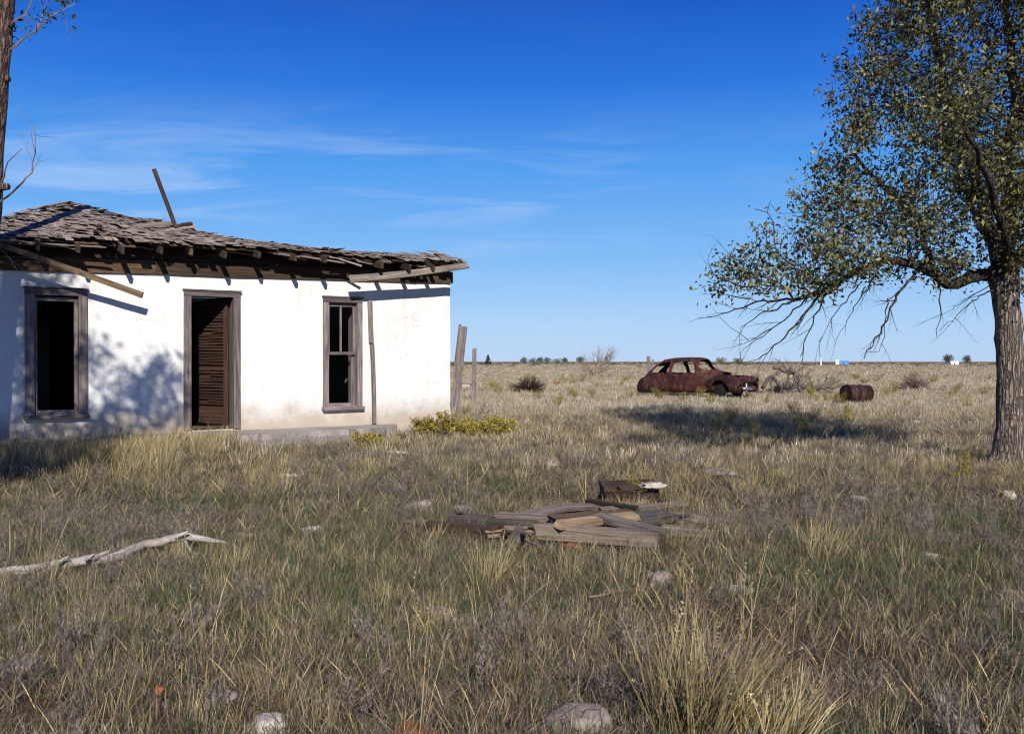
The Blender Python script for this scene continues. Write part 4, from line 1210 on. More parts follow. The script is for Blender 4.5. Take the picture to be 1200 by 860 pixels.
# ------------------------------------------------------------------ bleached fallen branch
def fallen_branch():
    pts = [(-60, 690, .06), (0, 673, .06), (40, 667, .07), (78, 661, .08), (112, 655, .09), (128, 655, .10), (150, 646, .11), (170, 638, .12), (188, 636, .13), (205, 631, .14), (216, 628, .15), (236, 631, .13), (268, 639, .06)]
    P = [gp(a, c_, h) for a, c_, h in pts]; base = P[3].copy(); base.z = gz(base.x, base.y)
    T = empty('fallen_branch', base, 'long bleached grey branch lying crooked across the grass at left', 'branch')
    pp = subdiv(P, .06, .004); m = len(pp); b = MB(base)
    rr = [.040 - .010 * i / m - .021 * sm((i / m - .8) / .2) for i in range(m)]
    b.tube(pp, rr, 12, bump=.26); b.build('stem', M['bleach'], T, True)
    for (a, c_, d) in [((68, 660, .1), (72, 651, .17), .016), ((108, 654, .11), (122, 646, .17), .02), ((205, 630, .15), (219, 624, .19), .015), ((100, 657, .1), (104, 651, .15), .012)]:
        q0, q1 = gp(*a), gp(*c_); q1.y = q0.y; q1 = Vector((q1.x, q0.y, q0.z + .045)); b = MB(base); b.tube([q0, q0.lerp(q1, .5), q1], [d * 1.2, d * .8, d * .45], 7, bump=.2); b.build('stub', M['bleach'], T, True)
    b = MB(base); q = gp(216, 628, .13); n, p, r = [q], [-1], [.02]
    cur = 0
    for s_ in ((219, 640, .09), (225, 648, .06), (238, 652, .03)):
        n.append(gp(*s_)); p.append(cur); r.append(.012); cur = len(n) - 1
    chain_tubes(b, n, p, r); b.build('side_twig', M['bleach'], T)
fallen_branch()

# pale loose sticks in the grass
for (a, c_, h0, h1, r, lb) in [((606, 716), (648, 678), .04, .22, .006, 'thin pale stalk leaning upright left of the grass beyond the pile'),
                              ((280, 778), (322, 792), .06, .05, .007, 'thin tan stick lying in the foreground grass at left'),
                              ((690, 700), (765, 688), .06, .06, .008, 'thin grey stick lying below the plank pile'),
                              ((1115, 592), (1200, 604), .04, .06, .022, 'dark dead stick lying on bare ground near the tree trunk'),
                              ((1120, 606), (1195, 610), .03, .04, .014, 'thinner dead stick lying in front of the dark stick near the trunk')]:
    q0, q1 = gp(*a, h0), gp(*c_, h1); b = MB(q0)
    pp = subdiv([q0, q0.lerp(q1, .4) + Vector((0, 0, .01)), q1], .08, .004); m = len(pp)
    b.tube(pp, [r * (1 - .5 * i / m) for i in range(m)], 6, bump=.1)
    tag(b.build('dead_stick', M['wood_pile' if r < .01 else 'wood_dark'], loc=q0), lb, 'stick', 'loose sticks in the grass')

# ------------------------------------------------------------------ stones
def stone(px, py, wpx, hpx, label, mat='rock', lift=.0, seed=0, name='stone'):
    p = gp(px, py, lift); s = p.y / F
    bm = bmesh.new(); bmesh.ops.create_icosphere(bm, subdivisions=4, radius=1)
    rx_, rz_ = wpx * s / 2, hpx * s * .75
    for v in bm.verts:
        c_ = v.co.copy()
        n = 1 + .42 * noise.noise(c_ * 1.3 + Vector((seed * 7.1, 0, 0))) + .12 * noise.noise(c_ * 3.1 + Vector((0, seed * 3.3, 0))) + .05 * noise.noise(c_ * 8 + Vector((seed, 0, 0)))
        # facet
        c_ = c_ * n
        c_.z = min(.72 + .1 * noise.noise(c_ * 2.2), c_.z)
        v.co = Vector((c_.x * rx_ * 1.15, c_.y * rx_ * .9, c_.z * rz_))
    me = bpy.data.meshes.new(name); bm.to_mesh(me); bm.free()
    o = link(name, me, M[mat], None, True); o.location = (p.x, p.y, p.z + rz_ * .32); o.rotation_euler = (0, 0, seed * 1.7)
    o.rotation_euler = (random.uniform(-.15, .15), random.uniform(-.15, .15), random.uniform(-.3, .3))
    return tag(o, label, 'stone', 'stones in the grass')
STN = [(368, 626, 24, 12, 'pale stone in grass right of the bleached branch tip', 'rock_white'), (287, 632, 28, 10, 'flat tan stone just beyond the tip of the bleached branch', 'rock'),
       (491, 601, 30, 18, 'rounded brown stone behind the left tip of the plank pile', 'rock'), (541, 603, 20, 14, 'brown stone touching the left beam of the plank pile', 'rock'),
       (258, 828, 30, 24, 'rounded pale stone low at left in the foreground grass', 'rock'), (26, 788, 36, 18, 'low tan stone near the left edge of the foreground', 'rock'),
       (313, 858, 40, 24, 'pale stone cut by the bottom edge of the picture', 'rock_white'), (672, 858, 70, 34, 'large cracked grey stone at the bottom left of the tall grass tuft', 'rock'),
       (517, 728, 34, 18, 'tan broken stone left of its partner in the middle foreground', 'rock'), (543, 732, 28, 14, 'smaller broken stone touching the tan broken stone', 'rock'),
       (772, 686, 24, 20, 'upright reddish stone below the right end of the plank pile', 'rock'), (868, 696, 34, 10, 'flat pale stone right of the upright reddish stone', 'rock_white'),
       (622, 738, 22, 12, 'small grey stone right of the broken stones', 'rock'), (850, 559, 38, 10, 'long low stone beyond the right end of the plank pile', 'rock'),
       (1183, 585, 14, 12, 'small white stone on the bare ground by the tree trunk', 'rock_white'), (1106, 609, 16, 7, 'small flat pale stone beside the dark dead sticks', 'rock_white'),
       (1090, 655, 24, 9, 'flat pale stone in the grass right of the tall clumps', 'rock_white'), (1047, 650, 20, 10, 'brownish stone left of the flat pale stone at right', 'rock'),
       (1010, 588, 24, 6, 'thin pale slab on the ground beyond the brownish stone', 'rock_white'), (160, 692, 26, 14, 'tan stone below the middle of the bleached branch', 'rock'),
       (645, 546, 16, 6, 'small white stone in grass between the house and the tree shadow', 'rock_white'), (465, 534, 24, 8, 'pale rubble stone in grass before the porch end', 'rock_white'),
       (335, 748, 24, 14, 'greyish stone among grass right of centre left foreground', 'rock'), (1185, 700, 22, 12, 'dull stone at the right edge of the foreground', 'rock'),
       (340, 560, 20, 6, 'small pale stone in the grass below the doorway', 'rock_white'), (1070, 497, 16, 5, 'little white stone beyond the tree shadow left of the trunk', 'rock_white')]
for i, (a, c_, w, h, lb, mt) in enumerate(STN): stone(a, c_, w, h, lb, mt, 0, i)
p = gp(762, 575); 
stone(765, 570, 26, 6, 'flat white stone resting on the broken crate', 'rock_white', .22, 1)
for i, (a, c_, w, h, lb) in enumerate([(655, 640, 18, 12, 'reddish brick fragment under the front beam at left'), (671, 643, 20, 11, 'reddish brick fragment under the front beam at right')]):
    o = stone(a, c_, w, h, lb, 'rust_orange', 0, 50 + i, 'brick_fragment'); o['category'] = 'brick'; o['group'] = 'brick fragments under the beam'
o = stone(186, 812, 9, 9, 'bright orange fragment in the foreground grass at left', 'rust_orange', .1, 60, 'brick_fragment'); o['category'] = 'brick'
o = stone(487, 862, 46, 12, 'terracotta red brick fragment at the bottom edge', 'rust_orange', .0, 61, 'brick_fragment'); o['category'] = 'brick'

# ------------------------------------------------------------------ grass: clump meshes + geometry-node scatter
def clump(name, n, rad, h, w, cols, lean=.35, curl=.5, segs=4, wind=(.12, 0), head=0., basegreen=None):
    V, FF, C_ = [], [], []
    for _ in range(n):
        a = random.uniform(0, 6.283); r = rad * math.sqrt(random.random())
        p = Vector((r * math.cos(a), r * math.sin(a), -.015))
        H = h * random.uniform(.55, 1.15); ww = w * random.uniform(.6, 1.3)
        a2 = a + random.gauss(0, .9)
        d = Vector((math.cos(a2) * lean * random.random() + wind[0] * random.uniform(0, 1.4), math.sin(a2) * lean * random.random() + wind[1], 1)).normalized()
        bend = Vector((math.cos(a2), math.sin(a2), -.55)) * curl * random.random() ** 2
        sd = Vector((random.gauss(0, 1), random.gauss(0, 1), 0)).normalized() * ww / 2
        c1 = Vector(random.choice(cols)) * random.uniform(.75, 1.25)
        c0 = c1 * .9 if basegreen is None else Vector(basegreen).lerp(c1, random.random() * .6)
        b0 = len(V)
        for i in range(segs):
            q = i / segs
            wd = (1 - q * .55)
            V.append(p - sd * wd); V.append(p + sd * wd); cc = c0.lerp(c1, min(1, q * 1.6)); C_ += [cc, cc]
            p = p + d * (H / segs); d = (d + bend * (2.0 / segs) * (q + .3)).normalized()
        V.append(p); C_.append(c1)
        for i in range(segs - 1): FF.append((b0 + 2 * i, b0 + 2 * i + 1, b0 + 2 * i + 3, b0 + 2 * i + 2))
        FF.append((b0 + 2 * segs - 2, b0 + 2 * segs - 1, b0 + 2 * segs))
        if head and random.random() < head:           # seed head: short cross of flakes along the top
            for kq in range(9):
                hp_ = p - d * (H * .24 * kq / 9)
                s_ = Vector((random.gauss(0, 1), random.gauss(0, 1), random.gauss(.8, .6))).normalized() * ww * 2.6
                t_ = s_.cross(Vector((random.gauss(0, 1), random.gauss(0, 1), 0))).normalized() * ww * .8
                b1 = len(V); V += [hp_ - t_, hp_ + t_, hp_ + s_]; C_ += [c1 * 1.1] * 3; FF.append((b1, b1 + 1, b1 + 2))
    me = bpy.data.meshes.new(name); me.from_pydata([tuple(v) for v in V], [], FF)
    at_ = me.attributes.new('col', 'FLOAT_COLOR', 'POINT')
    at_.data.foreach_set('color', [x for c_ in C_ for x in (c_[0], c_[1], c_[2], 1)])
    me.update()
    return me
def weed(name, h, cols, n=5, fl=None):
    """dry branching weed: stems with flakes"""
    V, FF, C_ = [], [], []
    def stem(p, d, L_, w, dep):
        c1 = Vector(random.choice(cols)) * random.uniform(.75, 1.25)
        sgs = 4; sd = Vector((random.gauss(0, 1), random.gauss(0, 1), 0)).normalized() * w / 2
        b0 = len(V)
        for i in range(sgs + 1):
            q = i / sgs
            V.append(p - sd * (1 - .6 * q)); V.append(p + sd * (1 - .6 * q)); C_.append(c1); C_.append(c1)
            if dep and i:
                for _ in range(2):
                    a = random.uniform(0, 6.283)
                    stem(p, (d + Vector((math.cos(a), math.sin(a), .2)) * .8).normalized(), L_ * random.uniform(.25, .5), w * .75, dep - 1)
            if not dep and fl and i == sgs:
                for _ in range(2):
                    cf = Vector(random.choice(fl)) * random.uniform(.8, 1.2)
                    u = Vector((random.gauss(0, 1), random.gauss(0, 1), random.gauss(0, 1))).normalized() * w * 2.4
                    t_ = u.cross(Vector((random.gauss(0, 1), random.gauss(0, 1), random.gauss(0, 1)))).normalized() * w * 2.0
                    b1 = len(V); V.extend([p + u, p + t_, p - u, p - t_]); C_.extend([cf] * 4); FF.append((b1, b1 + 1, b1 + 2, b1 + 3))
            p = p + d * (L_ / sgs); d = (d + Vector((random.gauss(0, .12), random.gauss(0, .12), .05))).normalized()
        for i in range(sgs): FF.append((b0 + 2 * i, b0 + 2 * i + 1, b0 + 2 * i + 3, b0 + 2 * i + 2))
    for _ in range(n):
        a = random.uniform(0, 6.283); stem(Vector((math.cos(a) * .02, math.sin(a) * .02, -.01)), Vector((math.cos(a) * .45, math.sin(a) * .45, 1)).normalized(), h * random.uniform(.7, 1.1), .006, 2)
    me = bpy.data.meshes.new(name); me.from_pydata([tuple(v) for v in V], [], FF)
    at_ = me.attributes.new('col', 'FLOAT_COLOR', 'POINT'); at_.data.foreach_set('color', [x for c_ in C_ for x in (c_[0], c_[1], c_[2], 1)])
    me.update(); return me
def lib(name, meshes, mat='grass'):
    c_ = bpy.data.collections.new(name)
    for i, me in enumerate(meshes):
        me.materials.append(M[mat])
        o = bpy.data.objects.new('%s_%02d' % (name, i), me); c_.objects.link(o)
    return c_, len(meshes)
def scatter(name, pts, rot, scl, library, label, cat):
    c_, nv = library
    N = len(pts)
    me = bpy.data.meshes.new(name); me.vertices.add(N); me.vertices.foreach_set('co', np.asarray(pts, dtype=np.float32).ravel())
    a = me.attributes.new('rot', 'FLOAT_VECTOR', 'POINT'); a.data.foreach_set('vector', np.asarray(rot, dtype=np.float32).ravel())
    a = me.attributes.new('scl', 'FLOAT_VECTOR', 'POINT'); a.data.foreach_set('vector', np.asarray(scl, dtype=np.float32).ravel())
    a = me.attributes.new('idx', 'INT', 'POINT'); a.data.foreach_set('value', NR.integers(0, nv, N).astype(np.int32))
    o = bpy.data.objects.new(name, me); COL.objects.link(o); tag(o, label, cat, kind='stuff')
    ng = bpy.data.node_groups.new(name, 'GeometryNodeTree')
    ng.interface.new_socket('Geometry', in_out='INPUT', socket_type='NodeSocketGeometry'); ng.interface.new_socket('Geometry', in_out='OUTPUT', socket_type='NodeSocketGeometry')
    N_ = ng.nodes; gi = N_.new('NodeGroupInput'); go = N_.new('NodeGroupOutput')
    iop = N_.new('GeometryNodeInstanceOnPoints'); ci = N_.new('GeometryNodeCollectionInfo')
    ci.inputs['Collection'].default_value = c_; ci.inputs['Separate Children'].default_value = True; ci.inputs['Reset Children'].default_value = True
    iop.inputs['Pick Instance'].default_value = True
    def na(nm, ty):
        n = N_.new('GeometryNodeInputNamedAttribute'); n.data_type = ty; n.inputs['Name'].default_value = nm
        return n.outputs['Attribute']
    L_ = ng.links.new
    L_(gi.outputs[0], iop.inputs['Points']); L_(ci.outputs[0], iop.inputs['Instance']); L_(na('idx', 'INT'), iop.inputs['Instance Index'])
    L_(na('rot', 'FLOAT_VECTOR'), iop.inputs['Rotation']); L_(na('scl', 'FLOAT_VECTOR'), iop.inputs['Scale'])
    L_(iop.outputs[0], go.inputs[0])
    md = o.modifiers.new('scatter', 'NODES'); md.node_group = ng
    return o

STRAW = [(.48, .38, .185), (.40, .305, .135), (.56, .46, .26), (.29, .215, .10), (.46, .385, .225), (.37, .27, .135)]
GREEN = [(.060, .092, .034), (.098, .126, .045), (.046, .074, .032), (.14, .14, .066), (.20, .175, .10), (.075, .105, .06)]
GREY = [(.24, .195, .17), (.31, .26, .225), (.18, .14, .12), (.26, .205, .185), (.34, .29, .245)]
BROWN = [(.13, .082, .058), (.19, .122, .088), (.075, .05, .037)]
DGREY = [(.18, .15, .118), (.245, .21, .17), (.13, .105, .082), (.29, .25, .205), (.20, .155, .14)]
lib_short = lib('short_clump', [clump('short', 44, .11, random.uniform(.06, .125), .0036, GREEN + GREEN[:3] + BROWN + STRAW[:2] + DGREY, .8, .9) for _ in range(6)])
lib_green = lib('green_clump', [clump('green', 36, .08, random.uniform(.08, .14), .0045, GREEN, .7, .9) for _ in range(4)])
lib_straw = lib('straw_clump', [clump('straw', 30, .07, random.uniform(.12, .23), .0031, STRAW + STRAW + GREY[:1] + GREEN[3:5], .5, .55, 5, basegreen=(.15, .145, .065)) for _ in range(6)])
lib_tall = lib('tall_clump', [clump('tall', 34, .10, random.uniform(.30, .42), .0055, STRAW + GREEN[3:5], .45, .5, 5, basegreen=(.15, .145, .065)) for _ in range(5)])
lib_stalk = lib('stalk', [clump('stalk', 5, .05, random.uniform(.32, .48), .0034, STRAW[:3], .3, .25, 5, (.16, 0), .8) for _ in range(6)])
lib_grey = lib('grey_clump', [clump('greyc', 34, .09, random.uniform(.08, .14), .0040, DGREY + GREY[:2], .7, .6) for _ in range(4)] + [weed('greyweed', .15, DGREY) for _ in range(3)])
lib_litter = lib('litter', [clump('lit', 26, .16, .16, .0045, STRAW[:2] + DGREY + BROWN + BROWN, 2.6, .9, 3, (0, 0)) for _ in range(5)])
FARC = [(.56, .47, .335), (.50, .42, .285), (.46, .38, .265), (.60, .52, .40), (.41, .345, .22)]
FARB = [(.36, .265, .16), (.30, .21, .13), (.41, .32, .20), (.27, .225, .125), (.34, .25, .165)]
lib_far = lib('far_clump', [clump('far', 34, .20, random.uniform(.12, .22), .011, FARC + GREY[1:2] + GREEN[4:5], .7, .6, 3) for _ in range(6)])
lib_farb = lib('brown_far_clump', [clump('farb', 34, .22, random.uniform(.10, .18), .011, FARB, .7, .6, 3) for _ in range(5)])
lib_yellow = lib('yellow_weed', [weed('yelw', .30, [(.16, .14, .045), (.20, .17, .05)], 7, [(.42, .31, .045), (.34, .27, .05), (.22, .20, .06)]) for _ in range(4)])

def blocked(x, y):
    if any((x - a) ** 2 + (y - c_) ** 2 < r * r for a, c_, r in CLEAR): return True
    hx, hy = w2h(x, y)
    if -9.1 < hx < .06 and -.12 < hy < 7.2: return True
    if -9.0 < hx < -1.3 and -1.15 < hy < 0: return True
    if -4.3 < hx < -2.4 and -1.6 < hy < -1: return True
    return False
def pick(y0, y1, per_m2, fn, zmode=0):
    """uniform points in the wedge the picture can see, kept with probability fn(x, y)"""
    k_, c_ = .62, 1.6
    area = k_ * (y1 * y1 - y0 * y0) + 2 * c_ * (y1 - y0)
    n = int(area * per_m2)
    out = []
    m = 0
    while m < n:
        y = y0 + (y1 - y0) * random.random()
        if random.random() > (k_ * y + c_) / (k_ * y1 + c_): continue
        m += 1
        x = random.uniform(-1, 1) * (k_ * y + c_)
        pr = fn(x, y)
        if pr <= 0 or random.random() > pr or blocked(x, y): continue
        out.append((x, y, gz(x, y)))
    return out
def nz_(x, y, s, k_): return noise.noise((x * s, y * s, k_)) + .5 * noise.noise((x * s * 2.3, y * s * 2.3, k_ + 5))
def sgm(v, a=6.): return 1 / (1 + math.exp(-a * v))
def trackmask(x, y):         # bare earth strip in front of the tree, at right
    q = math.exp(-((y - (10.4 + .05 * (x - 5))) / .7) ** 2) * sm((x - 3.2) / 1.5)
    r = .75 * math.exp(-((y - 19.0) / 1.0) ** 2) * sm((x - 4) / 3)
    p_ = 1 if ((x - .3) / 1.35) ** 2 + ((y - 8.15) / .95) ** 2 < 1 and y > 7.2 else 0
    return max(0., (1 - .85 * q - r) * (1 - .85 * p_))
def f_bx(x, y, cx, cy, rx_, ry_): return math.exp(-((x - cx) / rx_) ** 2 - ((y - cy) / ry_) ** 2)
def f_short(x, y): return trackmask(x, y) * (.6 + .4 * sgm(nz_(x, y, .55, 1.) + .12))
def f_green(x, y): return trackmask(x, y) * sgm(nz_(x, y, .33, 11.) + .12 - .3 * sm((y - 8) / 5) + .6 * f_bx(x, y, 2.6, 5.3, 1.3, 1.8) + .35 * f_bx(x, y, -2.6, 7.2, 1.4, 1.2), 9)
def f_straw(x, y): return trackmask(x, y) * (.05 + .95 * sgm(nz_(x, y, .38, 21.) - .22 + .45 * sm((y - 9) / 5) + .4 * f_bx(x, y, .6, 5.2, 1.1, 1.6) - .4 * f_bx(x, y, 2.6, 5.3, 1.3, 1.6), 9))
def f_grey(x, y): return trackmask(x, y) * sgm(nz_(x, y, .4, 31.) - .16 + .4 * f_bx(x, y, -3.4, 8.6, 1.2, .6), 9)
def f_stalk(x, y): return trackmask(x, y) * sgm(nz_(x, y, .7, 41.) - .25, 7)
def rs(n, s0, s1, mul=None, tilt=.12):
    rot = np.stack([NR.normal(0, tilt, n), NR.normal(0, tilt, n), NR.uniform(-.9, .9, n)], 1)
    s_ = NR.uniform(s0, s1, n); 
    return rot, np.stack([s_, s_, s_ * NR.uniform(.8, 1.2, n)], 1)
def emit(name, bands, fn, library, label, cat, s0=.75, s1=1.25, fullrot=True):
    P, RO, S_ = [], [], []
    for (y0, y1, den, sc) in bands:
        p_ = pick(y0, y1, den, fn); n = len(p_)
        if not n: continue
        r_, s_ = rs(n, s0 * sc, s1 * sc)
        s_[:, 2] /= sc ** .75
        if fullrot: r_[:, 2] = NR.uniform(-3.14, 3.14, n)
        P += p_; RO.append(r_); S_.append(s_)
    print(name, len(P))
    return scatter(name, P, np.concatenate(RO), np.concatenate(S_), library, label, cat)
emit('ground_litter', [(2, 9, 90, 1), (9, 16, 26, 1.5), (16, 26, 10, 2.2)], lambda x, y: .9 if trackmask(x, y) > .1 else .3, lib_litter, 'matted dead stems and litter lying between the grass', 'litter')
emit('short_grass', [(2, 9, 125, 1), (9, 15, 40, 1.35), (15, 26, 10, 1.7)], f_short, lib_short, 'short mixed green and dry grass over the yard', 'grass')
emit('green_grass', [(2, 9, 85, 1), (9, 16, 26, 1.3), (16, 26, 8, 1.8)], f_green, lib_green, 'patches of short dull green grass', 'grass')
emit('dry_grass', [(2, 9, 27, .95), (9, 16, 25, 1.15), (16, 28, 12, 1.6)], f_straw, lib_straw, 'straw coloured dry bunch grass', 'grass', fullrot=False)
def pebble(i):
    bm = bmesh.new(); bmesh.ops.create_icosphere(bm, subdivisions=2, radius=.03)
    for v in bm.verts:
        v.co *= 1 + .5 * noise.noise(v.co * 30 + Vector((i * 5.1, 0, 0))); v.co.z = min(v.co.z * .7, .016)
    me = bpy.data.meshes.new('pebble'); bm.to_mesh(me); bm.free(); return me
lib_peb = lib('pebble', [pebble(i) for i in range(6)], 'rock')
emit('rubble', [(2, 9, 7, 1), (9, 16, 5, 1.4), (16, 24, 2, 1.8)], lambda x, y: .15 + .85 * sgm(nz_(x, y, .6, 81.) - .35 + .7 * f_bx(x, y, -2.0, 14.0, 1.6, 1.2), 8), lib_peb, 'small broken stones and plaster rubble strewn between the grass', 'rubble', .5, 1.6)
emit('tall_dry_grass', [(11.5, 16, 70, 1.0)], lambda x, y: sm((-4.0 - x) / .8) * (1 if -2.6 < w2h(x, y)[1] else .15), lib_tall, 'taller golden grass along the porch slab left of the door', 'grass', fullrot=False)
emit('grey_weeds', [(2, 9, 60, 1), (9, 16, 20, 1.3), (16, 28, 5, 1.8)], f_grey, lib_grey, 'patches of grey dead weeds', 'weeds')
emit('grass_stalks', [(2, 9, 6, 1), (9, 18, 3, 1.1)], f_stalk, lib_stalk, 'tall thin dry stalks with seed heads', 'grass', fullrot=False)
def f_band(x, y): return nz_(x * .35, y * 1.6, .055, 51.)
emit('prairie_grass', [(13, 24, 11, .75), (24, 45, 9, 1.0), (45, 80, 3.4, 1.7), (80, 160, .9, 3.0), (160, 330, .18, 6)], lambda x, y: (.12 + .88 * sgm(f_band(x, y) + .25, 9)) * trackmask(x, y), lib_far, 'pale dry prairie grass stretching to the horizon', 'grass')
emit('brown_prairie_grass', [(24, 45, 7, 1.0), (45, 80, 2.6, 1.7), (80, 160, .7, 3.0), (160, 330, .14, 6)], lambda x, y: sgm(-f_band(x, y) - .12, 9) * trackmask(x, y), lib_farb, 'browner bands of low dry grass across the prairie', 'grass')
emit('yellow_weeds', [(10, 18, .12, .8), (18, 45, .34, 1.0), (45, 90, .10, 1.8)], lambda x, y: sgm(nz_(x, y, .25, 61.) - .12, 9), lib_yellow, 'scattered low yellow flowering weeds', 'weeds')

lib_scrub = lib('scrub', [clump('scrub', 46, .5, random.uniform(.5, .8), .06, [(.10, .085, .05), (.13, .10, .065), (.085, .08, .05)], .8, .4, 3, (0, 0)) for _ in range(4)])
emit('distant_scrub', [(240, 420, .010, 1.3), (420, 800, .007, 1.8)], lambda x, y: sgm(nz_(x, y * 1.5, .012, 71.) - .1, 8), lib_scrub, 'uneven low dark scrub along the far edge of the prairie', 'scrub')
# individual plants that stand out ---------------------------------------
def tuft(px, py, h, r, n, label, cols=STRAW, w=.005, wind=(.35, 0), head=.08):
    p = gp(px, py); me = clump('grass_tuft', n, r, h, w, cols, .55, .5, 6, wind, head, (.17, .16, .06)); me.materials.append(M['grass'])
    o = bpy.data.objects.new('grass_tuft', me); COL.objects.link(o); o.location = p
    return tag(o, label, 'grass tuft', 'tall straw grass tufts')
tuft(815, 862, .50, .17, 460, 'large tall straw tuft leaning right at the bottom centre right')
tuft(905, 878, .32, .13, 150, 'straw tuft at the bottom edge right of the largest tuft')
tuft(790, 655, .40, .08, 90, 'yellow green tuft growing over the right end of the front beam', GREEN[3:5] + STRAW[:2])
tuft(570, 690, .36, .10, 110, 'straw tuft just below the left end of the front beam')
tuft(960, 660, .36, .14, 150, 'wide pale tuft right of the plank pile')
def shrub(px, py, h, r, n, label):
    p = gp(px, py); T = empty('yellow_shrub', p, label, 'shrub', 'yellow shrubs by the house corner')
    V = []
    nn, pp, rr = [], [], []
    for i in range(n):
        a = random.uniform(0, 6.283); q = math.sqrt(random.random())
        nn.append(p + Vector((math.cos(a) * r * q, math.sin(a) * r * q * .7, -.02))); pp.append(-1); rr.append(.006)
        twig_fan(nn, pp, rr, len(nn) - 1, (math.cos(a) * .45 * q, math.sin(a) * .45 * q, 1), h * random.uniform(.55, 1.0) * (1 - .3 * q), .006, 2, .5, .03, .15)
    b = MB(p); chain_tubes(b, nn, pp, rr); b.build('stems', M['twig'], T)
    pts = [q - p for q, r_ in zip(nn, rr) if r_ < .0045 and q.z > p.z + .35 * h * .6]
    leaf_mesh('foliage', pts, None, 4, .022, .045, [(.44, .32, .045), (.36, .27, .05), (.22, .19, .055), (.52, .39, .06), (.17, .155, .05)], T, M['leaf'])
shrub(510, 512, .42, .26, 44, 'taller yellow shrub against the right end of the white wall')
shrub(560, 511, .36, .62, 80, 'wide low yellow shrub right of the house corner')
shrub(430, 524, .26, .16, 14, 'small yellow green shrub at the end of the porch slab')

# ------------------------------------------------------------------ horizon things
def far_tree(px, top, wpx, Y, label, conic=False, col=None, group='trees on the horizon'):
    x = (px - CX) / F * Y; base = Vector((x, Y, gz(x, Y))); ht = EYE + (HY - top) / F * Y - base.z; w = wpx * Y / F
    T = empty('distant_tree', base, label, 'tree', group)
    b = MB(); b.tube([(0, 0, -.2), (.03 * w, 0, ht * .4), (0, 0, ht * .8)], [.035 * ht, .028 * ht, .01 * ht], 6)
    for i in range(5):
        a = i * 1.3; b.tube([(0, 0, ht * (.3 + .08 * i)), (math.cos(a) * w * .25, math.sin(a) * w * .25, ht * (.5 + .08 * i))], [.015 * ht, .006 * ht], 4)
    b.build('trunk', M['bark_dark'], T)
    pts = []
    for _ in range(260):
        if conic:
            z = random.random() ** 1.3; r = (1 - z) * .5 * w; a = random.uniform(0, 6.283); pts.append(Vector((math.cos(a) * r, math.sin(a) * r, ht * (.1 + .9 * z))))
        else:
            u = Vector((random.gauss(0, 1), random.gauss(0, 1), random.gauss(0, 1))).normalized() * random.random() ** .4
            kx = 1 + .35 * noise.noise(u * 1.8 + Vector((px, 0, 0)))
            pts.append(Vector((u.x * w * .5 * kx, u.y * w * .5 * kx, ht * (.58 + .42 * u.z * kx))))
    leaf_mesh('crown', pts, None, 4, .04 * ht, .10 * ht, col or [(.06, .065, .045), (.08, .08, .055)], T, M['leaf'])
far_tree(572, 416.5, 7, 420, 'small dark conical evergreen on the horizon right of the fence posts', True, [(.018, .032, .022), (.025, .04, .026)])
cl = ['leftmost', 'second', 'third', 'fourth', 'fifth', 'sixth', 'seventh']
for i, (px, tp_, w) in enumerate([(614, 418.2, 9), (625, 419.2, 13), (633, 418.0, 8), (641, 418.6, 11), (653, 419.6, 14), (662, 418.9, 8)]):
    far_tree(px, tp_, w, 560 + 20 * i, '%s tree from the left in the row on the horizon left of the bare tree' % cl[i])
far_tree(680, 417.5, 9, 450, 'dark round tree on the horizon behind the bare small tree')
far_tree(1111, 414.5, 12, 430, 'broad tree on the far right horizon over a white building')
far_tree(1133, 416, 9, 470, 'smaller round tree on the far right horizon nearest the trunk')
far_tree(845, 418, 14, 300, 'thin pale bush on the horizon above the front of the car', False, [(.16, .14, .08), (.2, .17, .1)])
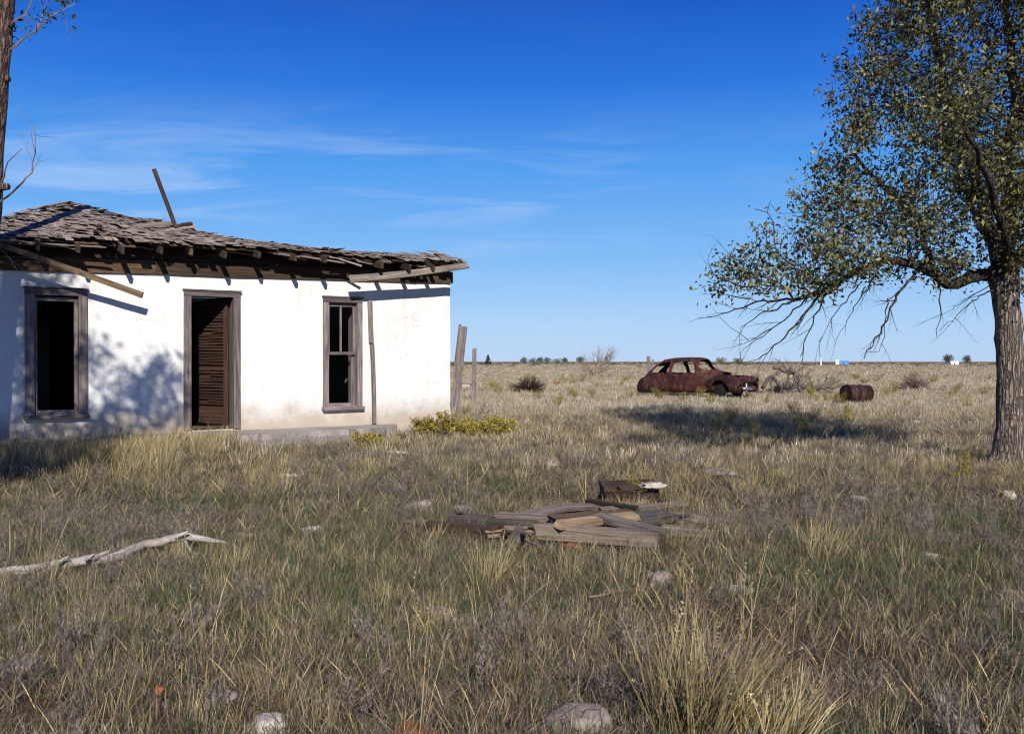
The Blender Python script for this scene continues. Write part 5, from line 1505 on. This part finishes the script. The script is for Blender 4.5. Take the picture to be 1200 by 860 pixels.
far_tree(865, 419, 12, 320, 'lower pale bush on the horizon right of the car roof', False, [(.16, .14, .08), (.2, .17, .1)])
far_tree(538, 418.5, 3, 500, 'tiny tree on the horizon between house and leaning post')
def far_building(px, Y, wpx, hpx, rpx, label, wallm, roofm, off=0):
    x = (px - CX) / F * Y; base = Vector((x, Y, gz(x, Y))); s = Y / F
    T = empty('distant_building', base, label, 'building'); w, h, r = wpx * s, hpx * s, rpx * s
    b = MB(); b.box(-w / 2, w / 2, -w * .3, w * .3, 0, h); b.build('wall', wallm, T)
    bm = bmesh.new(); y = w * .34; xx = w * .54
    v = [bm.verts.new(q) for q in ((-xx, -y, h), (xx, -y, h), (xx, y, h), (-xx, y, h), (-xx, 0, h + r), (xx, 0, h + r))]
    for f in ((0, 1, 5, 4), (2, 3, 4, 5), (1, 2, 5), (3, 0, 4), (3, 2, 1, 0)): bm.faces.new([v[q] for q in f])
    me = bpy.data.meshes.new('roof'); bm.to_mesh(me); bm.free(); link('roof', me, roofm, T)
    b = MB(); b.box(-w * .12, -w * .02, -w * .3 - .06, -w * .3 - .01, 0, h * .75); b.build('door', M['black'], T)
k = NT('blue_metal'); k.b.inputs['Base Color'].default_value = (.08, .25, .55, 1); M['blue'] = k.m
k = NT('white_paint'); k.b.inputs['Base Color'].default_value = (.75, .76, .78, 1); M['white'] = k.m
far_building(988, 500, 11, 2.6, 2., 'tiny blue roofed shed on the horizon under the tree branches', M['blue'], M['blue'])
far_building(981, 498, 4, 3.4, 1.6, 'tiny white building on the horizon left of the blue shed', M['white'], M['white'])
far_building(1118, 425, 9, 2.8, 1.6, 'tiny white farmhouse on the far right horizon under the broad tree', M['white'], M['white'])
x = (962 - CX) / F * 300; b = MB(); b.tube([(0, 0, -.2), (0, 0, 2.4)], [.22, .18], 8); b.tube([(0, 0, 2.4), (0, 0, 2.6)], [.26, .2], 8)
tag(b.build('marker_post', M['white'], loc=(x, 300, gz(x, 300))), 'slim white post on the horizon left of the white building', 'post')
